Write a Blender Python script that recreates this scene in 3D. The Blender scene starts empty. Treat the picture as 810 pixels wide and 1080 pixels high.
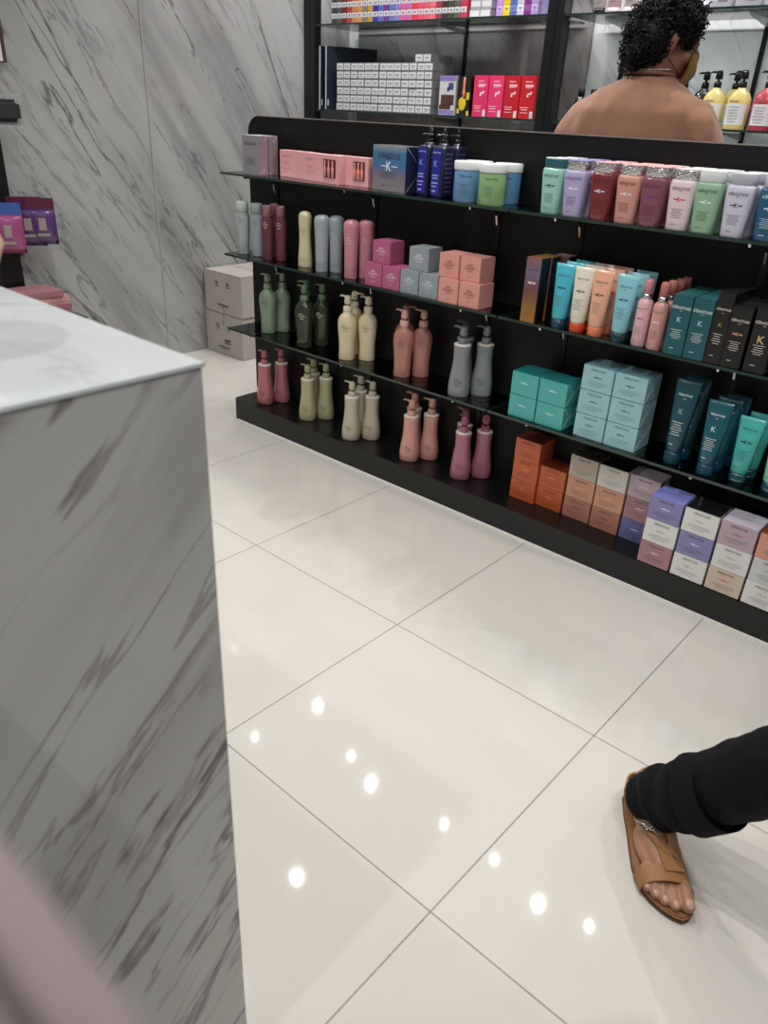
import bpy, bmesh, math, random
from mathutils import Vector, Matrix, noise as mnoise
random.seed(7)
C = bpy.context.scene.collection
sc = bpy.context.scene
PI = math.pi

# ------------------------------------------------------------------ camera
CAM = Vector((1.07137, -1.33041, 1.24032))
RX = Vector((0.7434509, 0.6673071, 0.0445196)); RD = Vector((0.3392284, -0.3188933, -0.8850035)); RF = Vector((-0.5763721, 0.6730589, -0.463451))
cd = bpy.data.cameras.new('camera'); cam = bpy.data.objects.new('camera', cd); C.objects.link(cam)
M = Matrix(((RX[0], -RD[0], -RF[0], CAM[0]), (RX[1], -RD[1], -RF[1], CAM[1]), (RX[2], -RD[2], -RF[2], CAM[2]), (0, 0, 0, 1)))
cam.matrix_world = M
cd.sensor_fit = 'HORIZONTAL'; cd.sensor_width = 36; cd.lens = 800.314 * 36 / 810
cd.clip_start = 0.01; cd.clip_end = 50
cd.dof.use_dof = True; cd.dof.focus_distance = 2.3; cd.dof.aperture_fstop = 9.0
sc.camera = cam
# ------------------------------------------------------------------ light, exposure
sc.view_settings.view_transform = 'Standard'; sc.view_settings.look = 'None'
sc.view_settings.gamma = 1; sc.view_settings.use_curve_mapping = False
sc.view_settings.exposure = -0.62
W = bpy.data.worlds.new('world'); sc.world = W; W.use_nodes = True
W.node_tree.nodes['Background'].inputs[0].default_value = (0.93, 0.97, 1.0, 1)
W.node_tree.nodes['Background'].inputs[1].default_value = 0.36
MAIN_W = 13.5
SMALL_W = 4.0
CEIL = 2.7

# ------------------------------------------------------------------ materials
def lin(c):
    return tuple(((x / 255) / 12.92 if x / 255 <= 0.04045 else ((x / 255 + 0.055) / 1.055) ** 2.4) for x in c)
_m = {}
def mat(name, rgb=(128, 128, 128), rough=0.45, metal=0.0, coat=0.0, trans=0.0, alpha=1.0, bump=0.0, bscale=40, var=0.0, spec=0.5, sheen=0.0, emis=0.0):
    if name in _m: return _m[name]
    m = bpy.data.materials.new(name); m.use_nodes = True; nt = m.node_tree; b = nt.nodes['Principled BSDF']
    c = lin(rgb)
    b.inputs['Base Color'].default_value = (*c, 1); b.inputs['Roughness'].default_value = rough
    b.inputs['Metallic'].default_value = metal; b.inputs['Coat Weight'].default_value = coat
    b.inputs['Coat Roughness'].default_value = 0.08
    b.inputs['Transmission Weight'].default_value = trans; b.inputs['Alpha'].default_value = alpha
    b.inputs['Specular IOR Level'].default_value = spec
    b.inputs['Sheen Weight'].default_value = sheen
    if emis:
        b.inputs['Emission Color'].default_value = (1, .98, .95, 1); b.inputs['Emission Strength'].default_value = emis
    tc = nt.nodes.new('ShaderNodeTexCoord'); nz = nt.nodes.new('ShaderNodeTexNoise')
    nz.inputs['Scale'].default_value = bscale; nz.inputs['Detail'].default_value = 4
    nt.links.new(tc.outputs['Object'], nz.inputs['Vector'])
    v = var if var else 0.04
    mx = nt.nodes.new('ShaderNodeMix'); mx.data_type = 'RGBA'
    mx.inputs[6].default_value = (*[x * (1 - v) for x in c], 1); mx.inputs[7].default_value = (*[min(1, x * (1 + v)) for x in c], 1)
    nt.links.new(nz.outputs['Fac'], mx.inputs[0]); nt.links.new(mx.outputs[2], b.inputs['Base Color'])
    if bump:
        bp = nt.nodes.new('ShaderNodeBump'); bp.inputs['Strength'].default_value = bump; bp.inputs['Distance'].default_value = 0.002
        nt.links.new(nz.outputs['Fac'], bp.inputs['Height']); nt.links.new(bp.outputs['Normal'], b.inputs['Normal'])
    _m[name] = m; return m

def grad_mat(name, stops, axis='Z', z0=0, z1=1, rough=0.25, metal=0.3):
    """printed foil whose own ink runs through several colours over its height"""
    if name in _m: return _m[name]
    m = bpy.data.materials.new(name); m.use_nodes = True; nt = m.node_tree; b = nt.nodes['Principled BSDF']
    tc = nt.nodes.new('ShaderNodeTexCoord'); sp = nt.nodes.new('ShaderNodeSeparateXYZ'); mr = nt.nodes.new('ShaderNodeMapRange'); cr = nt.nodes.new('ShaderNodeValToRGB')
    nt.links.new(tc.outputs['Object'], sp.inputs[0]); nt.links.new(sp.outputs[axis], mr.inputs[0])
    mr.inputs[1].default_value = z0; mr.inputs[2].default_value = z1
    nt.links.new(mr.outputs[0], cr.inputs[0]); nt.links.new(cr.outputs[0], b.inputs['Base Color'])
    el = cr.color_ramp.elements
    while len(el) < len(stops): el.new(0.5)
    for e, (p, c) in zip(el, stops): e.position = p; e.color = (*lin(c), 1)
    b.inputs['Roughness'].default_value = rough; b.inputs['Metallic'].default_value = metal
    _m[name] = m; return m

def marble(name, rot, base=(205, 206, 206), vein=(92, 90, 92), rough=0.12, scale=1.0, off=(0, 0, 0), strength=1.0, cover=0.0):
    m = bpy.data.materials.new(name); m.use_nodes = True; nt = m.node_tree; N = nt.nodes; L = nt.links; b = N['Principled BSDF']
    tc = N.new('ShaderNodeTexCoord'); m1 = N.new('ShaderNodeMapping'); m1.inputs['Rotation'].default_value = rot; m1.inputs['Location'].default_value = off
    L.new(tc.outputs['Object'], m1.inputs[0])
    def layer(st, sc_, det, dist, width, lo):
        m2 = N.new('ShaderNodeMapping'); m2.inputs['Scale'].default_value = [q * scale for q in st]; L.new(m1.outputs[0], m2.inputs[0])
        n = N.new('ShaderNodeTexNoise'); n.inputs['Scale'].default_value = sc_; n.inputs['Detail'].default_value = det; n.inputs['Distortion'].default_value = dist
        n.inputs['Roughness'].default_value = 0.55
        L.new(m2.outputs[0], n.inputs['Vector'])
        s = N.new('ShaderNodeMath'); s.operation = 'SUBTRACT'; s.inputs[1].default_value = 0.5; L.new(n.outputs['Fac'], s.inputs[0])
        a = N.new('ShaderNodeMath'); a.operation = 'ABSOLUTE'; L.new(s.outputs[0], a.inputs[0])
        r = N.new('ShaderNodeMapRange'); r.interpolation_type = 'SMOOTHSTEP'; r.inputs[1].default_value = 0; r.inputs[2].default_value = width; r.inputs[3].default_value = 1; r.inputs[4].default_value = 0
        L.new(a.outputs[0], r.inputs[0])
        k = N.new('ShaderNodeTexNoise'); k.inputs['Scale'].default_value = sc_ * 0.8; k.inputs['Detail'].default_value = 2
        m3 = N.new('ShaderNodeMapping'); m3.inputs['Location'].default_value = (3.1, 7.7, 1.3); L.new(m2.outputs[0], m3.inputs[0]); L.new(m3.outputs[0], k.inputs['Vector'])
        r2 = N.new('ShaderNodeMapRange'); r2.interpolation_type = 'SMOOTHSTEP'; r2.inputs[1].default_value = lo - cover; r2.inputs[2].default_value = lo - cover + .2; L.new(k.outputs['Fac'], r2.inputs[0])
        mu = N.new('ShaderNodeMath'); mu.operation = 'MULTIPLY'; L.new(r.outputs[0], mu.inputs[0]); L.new(r2.outputs[0], mu.inputs[1])
        return mu
    a1 = layer((5.5, 5.5, 0.8), 1.0, 7, 0.35, 0.020, 0.46)
    a2 = layer((6.0, 6.0, 0.9), 2.2, 6, 0.35, 0.028, 0.48)
    a3 = layer((4.0, 4.0, 0.7), 0.9, 6, 0.3, 0.14, 0.44)
    def sc_(n, f):
        q = N.new('ShaderNodeMath'); q.operation = 'MULTIPLY'; q.inputs[1].default_value = f; L.new(n.outputs[0], q.inputs[0]); return q
    s1, s2, s3 = sc_(a1, .8 * strength), sc_(a2, .5 * strength), sc_(a3, .38 * strength)
    mx = N.new('ShaderNodeMath'); mx.operation = 'MAXIMUM'; L.new(s1.outputs[0], mx.inputs[0]); L.new(s2.outputs[0], mx.inputs[1])
    ad = N.new('ShaderNodeMath'); ad.operation = 'ADD'; ad.use_clamp = True; L.new(mx.outputs[0], ad.inputs[0]); L.new(s3.outputs[0], ad.inputs[1])
    mix = N.new('ShaderNodeMix'); mix.data_type = 'RGBA'; mix.inputs[6].default_value = (*lin(base), 1); mix.inputs[7].default_value = (*lin(vein), 1)
    L.new(ad.outputs[0], mix.inputs[0]); L.new(mix.outputs[2], b.inputs['Base Color'])
    b.inputs['Roughness'].default_value = rough
    return m

def floor_mat():
    m = bpy.data.materials.new('polished floor tile'); m.use_nodes = True; nt = m.node_tree; N = nt.nodes; L = nt.links; b = N['Principled BSDF']
    tc = N.new('ShaderNodeTexCoord'); sp = N.new('ShaderNodeSeparateXYZ'); L.new(tc.outputs['Object'], sp.inputs[0])
    outs = []
    for ax in 'XY':
        d = N.new('ShaderNodeMath'); d.operation = 'DIVIDE'; d.inputs[1].default_value = 0.6; L.new(sp.outputs[ax], d.inputs[0])
        r = N.new('ShaderNodeMath'); r.operation = 'ROUND'; L.new(d.outputs[0], r.inputs[0])
        s = N.new('ShaderNodeMath'); s.operation = 'SUBTRACT'; L.new(d.outputs[0], s.inputs[0]); L.new(r.outputs[0], s.inputs[1])
        a = N.new('ShaderNodeMath'); a.operation = 'ABSOLUTE'; L.new(s.outputs[0], a.inputs[0])
        l = N.new('ShaderNodeMath'); l.operation = 'LESS_THAN'; l.inputs[1].default_value = 0.0029; L.new(a.outputs[0], l.inputs[0])
        if ax == 'Y':      # the last course runs under the display without another joint
            q = N.new('ShaderNodeMath'); q.operation = 'LESS_THAN'; q.inputs[1].default_value = 0.3; L.new(sp.outputs['Y'], q.inputs[0])
            l2 = N.new('ShaderNodeMath'); l2.operation = 'MULTIPLY'; L.new(l.outputs[0], l2.inputs[0]); L.new(q.outputs[0], l2.inputs[1]); l = l2
        outs.append(l)
    mx = N.new('ShaderNodeMath'); mx.operation = 'MAXIMUM'; L.new(outs[0].outputs[0], mx.inputs[0]); L.new(outs[1].outputs[0], mx.inputs[1])
    nz = N.new('ShaderNodeTexNoise'); nz.inputs['Scale'].default_value = 2.2; nz.inputs['Detail'].default_value = 3; L.new(tc.outputs['Object'], nz.inputs['Vector'])
    c1 = N.new('ShaderNodeMix'); c1.data_type = 'RGBA'; c1.inputs[6].default_value = (*lin((203, 199, 192)), 1); c1.inputs[7].default_value = (*lin((211, 207, 200)), 1); L.new(nz.outputs['Fac'], c1.inputs[0])
    sp2 = N.new('ShaderNodeTexNoise'); sp2.inputs['Scale'].default_value = 160; L.new(tc.outputs['Object'], sp2.inputs['Vector'])
    g = N.new('ShaderNodeMix'); g.data_type = 'RGBA'; g.inputs[6].default_value = (*lin((100, 97, 95)), 1); g.inputs[7].default_value = (*lin((170, 166, 160)), 1); L.new(sp2.outputs['Fac'], g.inputs[0])
    c2 = N.new('ShaderNodeMix'); c2.data_type = 'RGBA'; L.new(mx.outputs[0], c2.inputs[0]); L.new(c1.outputs[2], c2.inputs[6]); L.new(g.outputs[2], c2.inputs[7])
    L.new(c2.outputs[2], b.inputs['Base Color'])
    r = N.new('ShaderNodeMapRange'); L.new(mx.outputs[0], r.inputs[0]); r.inputs[3].default_value = 0.03; r.inputs[4].default_value = 0.6
    L.new(r.outputs[0], b.inputs['Roughness'])
    b.inputs['IOR'].default_value = 1.55
    bn = N.new('ShaderNodeTexNoise'); bn.inputs['Scale'].default_value = 7; bn.inputs['Detail'].default_value = 1; L.new(tc.outputs['Object'], bn.inputs['Vector'])
    bp = N.new('ShaderNodeBump'); bp.inputs['Strength'].default_value = 0.012; bp.inputs['Distance'].default_value = 0.01
    L.new(bn.outputs['Fac'], bp.inputs['Height']); L.new(bp.outputs['Normal'], b.inputs['Normal'])
    return m

def sheet_glass():
    m = bpy.data.materials.new('clear shelf glass'); m.use_nodes = True; nt = m.node_tree; N = nt.nodes; L = nt.links
    N.remove(N['Principled BSDF'])
    t = N.new('ShaderNodeBsdfTransparent'); t.inputs[0].default_value = (.90, .95, .93, 1)
    g = N.new('ShaderNodeBsdfGlossy'); g.inputs['Roughness'].default_value = 0.02
    f = N.new('ShaderNodeFresnel'); f.inputs[0].default_value = 1.5
    mx = N.new('ShaderNodeMixShader'); L.new(f.outputs[0], mx.inputs[0]); L.new(t.outputs[0], mx.inputs[1]); L.new(g.outputs[0], mx.inputs[2])
    L.new(mx.outputs[0], N['Material Output'].inputs[0]); return m

def film(name, tint=(.92, .93, .95), ior=1.45, rough=.06):
    m = bpy.data.materials.new(name); m.use_nodes = True; nt = m.node_tree; N = nt.nodes; L = nt.links
    N.remove(N['Principled BSDF'])
    t = N.new('ShaderNodeBsdfTransparent'); t.inputs[0].default_value = (*tint, 1)
    g = N.new('ShaderNodeBsdfGlossy'); g.inputs['Roughness'].default_value = rough
    f = N.new('ShaderNodeFresnel'); f.inputs[0].default_value = ior
    mx = N.new('ShaderNodeMixShader'); L.new(f.outputs[0], mx.inputs[0]); L.new(t.outputs[0], mx.inputs[1]); L.new(g.outputs[0], mx.inputs[2])
    nz = N.new('ShaderNodeTexNoise'); nz.inputs['Scale'].default_value = 30
    tc = N.new('ShaderNodeTexCoord'); L.new(tc.outputs['Object'], nz.inputs['Vector'])
    bp = N.new('ShaderNodeBump'); bp.inputs['Strength'].default_value = .3; bp.inputs['Distance'].default_value = .002; L.new(nz.outputs['Fac'], bp.inputs['Height']); L.new(bp.outputs['Normal'], g.inputs['Normal'])
    L.new(mx.outputs[0], N['Material Output'].inputs[0]); return m

BLACK = mat('black laminate', (14, 14, 15), 0.32, bump=0.05, bscale=300)
BLACKM = mat('black panel', (11, 11, 12), 0.5, spec=.3)
CHROME = mat('chrome', (200, 200, 200), 0.2, 1.0)
GLASS = sheet_glass()
GEDGE = mat('green glass edge', (26, 50, 44), 0.12, coat=.6)

# ------------------------------------------------------------------ mesh helpers
def add_box(bm, x0, x1, y0, y1, z0, z1, mi=0, bev=0.0, seg=2):
    t = bmesh.new(); v = [t.verts.new(p) for p in ((x0, y0, z0), (x1, y0, z0), (x1, y1, z0), (x0, y1, z0), (x0, y0, z1), (x1, y0, z1), (x1, y1, z1), (x0, y1, z1))]
    for f in ((0, 3, 2, 1), (4, 5, 6, 7), (0, 1, 5, 4), (1, 2, 6, 5), (2, 3, 7, 6), (3, 0, 4, 7)):
        t.faces.new([v[i] for i in f])
    if bev: bmesh.ops.bevel(t, geom=t.edges[:], offset=bev, segments=seg, affect='EDGES', clamp_overlap=True)
    merge(bm, t, mi)
def merge(bm, t, mi=0, mtx=None):
    if mtx is not None: bmesh.ops.transform(t, matrix=mtx, verts=t.verts[:])
    for f in t.faces: f.material_index = mi
    me = bpy.data.meshes.new('tmp'); t.to_mesh(me); t.free(); bm.from_mesh(me); bpy.data.meshes.remove(me)
def rings(bm, rs, mi=0, close=True, cap=(True, True)):
    """rs: list of closed rings (lists of points) of equal length"""
    R = [[bm.verts.new(p) for p in r] for r in rs]; n = len(rs[0])
    for a, b in zip(R, R[1:]):
        for i in range(n):
            f = bm.faces.new((a[i], a[(i + 1) % n], b[(i + 1) % n], b[i])); f.material_index = mi; f.smooth = True
    if cap[0]: f = bm.faces.new(R[0][::-1]); f.material_index = mi
    if cap[1]: f = bm.faces.new(R[-1]); f.material_index = mi
def sup(a, rx, ry, n):
    c, s = math.cos(a), math.sin(a)
    return (rx * math.copysign(abs(c) ** (2 / n), c), ry * math.copysign(abs(s) ** (2 / n), s))
def lathe(bm, prof, n=2.0, seg=24, mi=0, cx=0, cy=0, cap=(True, True)):
    """prof: (z, rx, ry)"""
    rings(bm, [[(cx + sup(2 * PI * i / seg, rx, ry, n)[0], cy + sup(2 * PI * i / seg, rx, ry, n)[1], z) for i in range(seg)] for z, rx, ry in prof], mi, cap=cap)
def tube(bm, pts, rad, seg=10, mi=0, cap=True):
    pts = [Vector(p) for p in pts]; rad = rad if isinstance(rad, (list, tuple)) else [rad] * len(pts)
    rs = []; up = None
    for i, p in enumerate(pts):
        d = (pts[min(i + 1, len(pts) - 1)] - pts[max(i - 1, 0)]).normalized()
        if up is None: up = d.orthogonal().normalized()
        up = (up - d * up.dot(d)).normalized(); s = d.cross(up)
        rs.append([tuple(p + (up * math.cos(2 * PI * k / seg) + s * math.sin(2 * PI * k / seg)) * rad[i]) for k in range(seg)])
    rings(bm, rs, mi, cap=(cap, cap))
def ell(bm, c, r, rot=None, mi=0, u=16, v=10):
    t = bmesh.new(); bmesh.ops.create_uvsphere(t, u_segments=u, v_segments=v, radius=1)
    m = Matrix.Translation(Vector(c)) @ (rot.to_4x4() if rot else Matrix.Identity(4)) @ Matrix.Diagonal((*r, 1))
    for f in t.faces: f.smooth = True
    merge(bm, t, mi, m)
    
def mk(bm, smooth=None):
    bmesh.ops.recalc_face_normals(bm, faces=bm.faces[:])
    me = bpy.data.meshes.new('m'); bm.to_mesh(me); bm.free()
    if smooth is True:
        for p in me.polygons: p.use_smooth = True
    return me
def link(name, me, mats, parent=None, loc=(0, 0, 0), rz=0.0):
    if isinstance(me, bmesh.types.BMesh): me = mk(me)
    if len(me.materials) == 0:
        for q in (mats if isinstance(mats, (list, tuple)) else [mats]): me.materials.append(q)
        me.name = name
    o = bpy.data.objects.new(name, me); C.objects.link(o)
    if parent: o.parent = parent
    o.location = loc; o.rotation_euler = (0, 0, rz)
    return o
def tag(o, label=None, cat=None, group=None, kind=None):
    if label: o['label'] = label
    if cat: o['category'] = cat
    if group: o['group'] = group
    if kind: o['kind'] = kind
    return o
def thing(name, label, cat, loc=(0, 0, 0), rz=0, group=None):
    o = bpy.data.objects.new(name, None); C.objects.link(o); o.empty_display_size = .02
    o.location = loc; o.rotation_euler = (0, 0, rz); tag(o, label, cat, group); return o
_mc = {}
def cached(key, fn):
    if key not in _mc: _mc[key] = fn()
    return _mc[key]
def remeshed(bm, voxel, smooth=4):
    me = mk(bm); o = bpy.data.objects.new('tmp', me); C.objects.link(o)
    r = o.modifiers.new('r', 'REMESH'); r.mode = 'VOXEL'; r.voxel_size = voxel; r.use_smooth_shade = True
    if smooth: s = o.modifiers.new('s', 'SMOOTH'); s.factor = .5; s.iterations = smooth
    dg = bpy.context.evaluated_depsgraph_get(); dg.update()
    out = bpy.data.meshes.new_from_object(o.evaluated_get(dg)); bpy.data.objects.remove(o); bpy.data.meshes.remove(me)
    out.materials.clear()
    for p in out.polygons: p.use_smooth = True
    return out

# lettering ----------------------------------------------------------
_tx = {}
def text_data(s):
    if s in _tx: return _tx[s]
    cu = bpy.data.curves.new('t', 'FONT'); cu.body = s; cu.size = 1; cu.resolution_u = 2; cu.offset = .016; cu.align_x = 'CENTER'
    o = bpy.data.objects.new('t', cu); C.objects.link(o)
    dg = bpy.context.evaluated_depsgraph_get(); dg.update()
    me = bpy.data.meshes.new_from_object(o.evaluated_get(dg)); bpy.data.objects.remove(o); bpy.data.curves.remove(cu)
    vs = [tuple(v.co[:2]) for v in me.vertices]; fs = [tuple(p.vertices) for p in me.polygons]; bpy.data.meshes.remove(me)
    x0 = min(v[0] for v in vs); x1 = max(v[0] for v in vs); y0 = min(v[1] for v in vs); y1 = max(v[1] for v in vs)
    vs = [((x - (x0 + x1) / 2) / (x1 - x0), (y - (y0 + y1) / 2) / (x1 - x0)) for x, y in vs]
    _tx[s] = (vs, fs); return _tx[s]
def letter_mesh(pieces, surf):
    """pieces: ('t', text, width, x, z[, tall]) or ('b', x, z, w, h); surf(x, z) -> y of the printed face"""
    bm = bmesh.new(); E = 0.0005
    for p in pieces:
        if p[0] == 't':
            vs, fs = text_data(p[1]); k = p[5] if len(p) > 5 else 1
            V = []
            for x, y in vs:
                X = p[3] + x * p[2]; Z = p[4] + y * p[2] * k; V.append(bm.verts.new((X, surf(X, Z) - E, Z)))
            for f in fs:
                try: bm.faces.new([V[i] for i in f])
                except ValueError: pass
        else:
            _, x, z, w, h = p; n = max(1, int(w / .006)); top = []; bot = []
            for i in range(n + 1):
                X = x - w / 2 + w * i / n; top.append(bm.verts.new((X, surf(X, z) - E, z + h / 2))); bot.append(bm.verts.new((X, surf(X, z) - E, z - h / 2)))
            for i in range(n): bm.faces.new((bot[i], bot[i + 1], top[i + 1], top[i]))
    me = bpy.data.meshes.new('l'); bm.to_mesh(me); bm.free(); return me
def prof_surf(prof, n):
    def f(x, z):
        for (z0, a0, b0), (z1, a1, b1) in zip(prof, prof[1:]):
            if z0 <= z <= z1 and z1 > z0:
                t = (z - z0) / (z1 - z0); rx = a0 + (a1 - a0) * t; ry = b0 + (b1 - b0) * t
                q = min(.97, abs(x) / rx); return -ry * (1 - q ** n) ** (1 / n)
        return -prof[-1][2]
    return f
def kera(w, h, z0=0.0, brand=True, kw=.34, bars=True, lines=5, zk=.56, zb=.8, big=1.0):
    """brand name, K sign between two bars and the small print of a salon pack"""
    L = [('t', 'KÉRASTASE', w * .68 * big, 0, z0 + h * zb), ('t', 'PARIS', w * .14, 0, z0 + h * (zb - .055))] if brand else []
    for i in range(lines):
        L.append(('b', -w * .02, z0 + h * (.43 - i * .034), w * (.56 - .09 * (i * 2 % 3)), h * .009))
    L.append(('b', -w * .1, z0 + h * .12, w * .22, h * .012))
    K = [('t', 'K', w * (.15 if bars else .22), 0, z0 + h * zk)]
    if bars: K += [('b', -w * .16, z0 + h * zk, w * .16, h * .022), ('b', w * .17, z0 + h * zk, w * .18, h * .022)]
    return L, K

# ------------------------------------------------------------------ the setting
FLOOR = floor_mat()
bm = bmesh.new(); add_box(bm, -2.6, 3.4, -4.2, 2.6, -.05, 0); tag(link('floor', bm, FLOOR), 'pale polished floor of large square tiles with grey grout', kind='structure')
MW = marble('marble wall', (math.radians(-33), 0, 0), rough=.1, base=(162, 163, 163), vein=(74, 72, 76), cover=.05)
bm = bmesh.new(); add_box(bm, -2.63, -2.53, -4.2, 2.6, 0, CEIL); tag(link('wall_left', bm, MW), 'grey marble wall', kind='structure')
MB = marble('marble back wall', (0, math.radians(35), 0), rough=.1, base=(214, 216, 218), vein=(120, 118, 120), off=(1.3, 0, .4))
bm = bmesh.new(); add_box(bm, -2.6, 3.4, 2.36, 2.46, 0, CEIL); tag(link('wall_back', bm, MB), 'white marble wall behind the shelving', kind='structure')
bm = bmesh.new(); add_box(bm, -2.6, 3.4, -4.2, 2.6, CEIL, CEIL + .06); tag(link('ceiling', bm, mat('ceiling paint', (226, 226, 224), .7)), 'plain white ceiling', kind='structure')
SEAM = mat('seam strip', (150, 150, 150), .3)
for k, y in enumerate((.985, -.235)):
    bm = bmesh.new(); add_box(bm, -2.532, -2.527, y - .004, y + .004, 0, CEIL); tag(link('trim_%d' % (k + 1), bm, SEAM), kind='structure')
bm = bmesh.new(); add_box(bm, -1.52, 1.5, .651, .659, .0, .004); tag(link('trim_3', bm, mat('sealant', (225, 225, 222), .5)), kind='structure')

# ceiling downlights
def downlight(x, y, w, r, label, group, soft=.02):
    t = thing('ceiling_downlight', label, 'ceiling light', (x, y, CEIL), 0, group)
    def ring():
        b = bmesh.new(); lathe(b, [(-.012, r + .022, r + .022), (0, r + .026, r + .026)], seg=28); lathe(b, [(-.013, r + .003, r + .003), (-.010, r + .003, r + .003)], seg=28); return mk(b)
    link('trim_ring', cached(('dlr', r), ring), mat('white fitting', (230, 230, 230), .4), t)
    def lens():
        b = bmesh.new(); lathe(b, [(-.0155, r * .9, r * .9), (-.0135, r, r)], seg=28); return mk(b)
    link('lens', cached(('dll', r), lens), mat('lamp lens%d' % int(r * 1000), (255, 252, 245), .5, emis=50 if r > .015 else 18), t)
    ld = bpy.data.lights.new('downlight', 'SPOT'); ld.energy = w * 4; ld.spot_size = math.radians(150); ld.spot_blend = .9; ld.shadow_soft_size = soft; ld.color = (1, .97, .93)
    l = bpy.data.objects.new('lamp', ld); C.objects.link(l); l.parent = t; l.location = (0, 0, -.05)
for i, (x, y, w) in enumerate([(-2.04, 1.66, 1), (-1.26, 1.40, 1), (-1.10, .60, 1), (0, 1.42, 1), (-.87, -.04, 1.3), (.35, -.45, 1.6), (1.35, .75, 1.2), (1.3, -.6, 1.2), (-2.0, -.9, .8), (-.8, -1.5, 1), (.6, -1.9, 1), (2.2, 1.5, 1), (2.3, -1.9, 1)]):
    downlight(x, y, MAIN_W * w, .019, 'round recessed downlight in the white ceiling', 'recessed downlights')
for i, (x, y) in enumerate([(-2.13, 1.14), (-1.52, 1.48), (-.71, 1.48), (-.34, 1.49), (.28, 1.5)]):
    downlight(x, y, SMALL_W, .009, 'small pin spotlight in the ceiling before the back shelving', 'pin spotlights', .006)

# ------------------------------------------------------------------ glass shelf helper
def glass_shelf(x0, x1, y0, y1, ztop, parent, th=.008):
    bm = bmesh.new(); add_box(bm, x0, x1, y0, y1, ztop - th, ztop, 0)
    for f in bm.faces:
        if abs(f.normal.z) < .5: f.material_index = 1
    bm.normal_update()
    for f in bm.faces: f.material_index = 0 if abs(f.normal.z) > .5 else 1
    return link('glass_shelf', bm, [GLASS, GEDGE], parent)

# ------------------------------------------------------------------ black product display
ZT, ZM, ZL, ZB = 1.015, .710, .405, .092
YP = .835
g = thing('product_display', 'long low black product display with three tiers of glass shelves', 'display shelf', (-.2, .75, 0))
def P0(o): o.location = (.2, -.75, 0); return o
def rounded_slab(x0, x1, y0, y1, z0, z1, r, plane):
    """plane 'xy': left-front vertical edge rounded; 'xz': upper-left corner rounded"""
    bm = bmesh.new(); pts = []
    if plane == 'xy':
        pts = [(x1, y0), (x1, y1), (x0, y1)] + [(x0 + r - r * math.cos(a), y0 + r - r * math.sin(a)) for a in [PI / 2 * k / 10 for k in range(11)]]
        lo = [bm.verts.new((x, y, z0)) for x, y in pts]; hi = [bm.verts.new((x, y, z1)) for x, y in pts]
    else:
        pts = [(x1, z1), (x1, z0), (x0, z0)] + [(x0 + r - r * math.cos(a), z1 - r + r * math.sin(a)) for a in [PI / 2 * k / 10 for k in range(11)]]
        lo = [bm.verts.new((x, y0, z)) for x, z in pts]; hi = [bm.verts.new((x, y1, z)) for x, z in pts]
    n = len(pts); bm.faces.new(lo); bm.faces.new(hi[::-1])
    for i in range(n): bm.faces.new((lo[i], lo[(i + 1) % n], hi[(i + 1) % n], hi[i]))
    bmesh.ops.recalc_face_normals(bm, faces=bm.faces[:])
    es = [e for e in bm.edges if len(e.link_faces) == 2 and any(len(f.verts) > 4 for f in e.link_faces)]
    bmesh.ops.bevel(bm, geom=es, offset=.0015, segments=2, affect='EDGES')
    return bm
P0(link('base', rounded_slab(-1.555, 1.5, .66, .862, 0, ZB, .03, 'xy'), BLACK, g))
P0(link('back_panel', rounded_slab(-1.60, 1.5, YP, .862, ZB, 1.213, .06, 'xz'), BLACKM, g))
bm = bmesh.new(); add_box(bm, -1.54, 1.5, YP - .002, .864, 1.2125, 1.2155); P0(link('edge_strip', bm, mat('grey edge band', (120, 112, 108), .4), g))
ARMS_L = (-1.43, -.892, -.362); ARMS_R = (-.068, .462, 1.0)
for z in (ZT, ZM, ZL):
    for x0, x1, arms in ((-1.565, -.222, ARMS_L), (-.216, 1.2, ARMS_R)):
        P0(glass_shelf(x0, x1, .662, YP, z, g))
        for ax in arms:
            def arm():
                b = bmesh.new()
                pr = [(YP, -.012), (YP, -.075), (YP - .012, -.073), (YP - .02, -.045), (YP - .05, -.026), (YP - .15, -.018), (YP - .165, -.02), (YP - .168, -.009)]
                a = [b.verts.new((-.003, y, z_)) for y, z_ in pr]; c = [b.verts.new((.003, y, z_)) for y, z_ in pr]
                b.faces.new(a); b.faces.new(c[::-1])
                for i in range(len(pr)): b.faces.new((a[i], a[(i + 1) % len(pr)], c[(i + 1) % len(pr)], c[i]))
                return mk(b)
            o = link('bracket', cached('arm', arm), CHROME, g); o.location = (ax + .2, -.75, z + .0035)
for ax in ARMS_L + ARMS_R:
    bm = bmesh.new(); add_box(bm, ax - .008, ax + .008, YP - .004, YP, ZB, 1.08)
    P0(link('slotted_upright', bm, mat('dark steel', (34, 34, 36), .35, .6), g))

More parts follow.
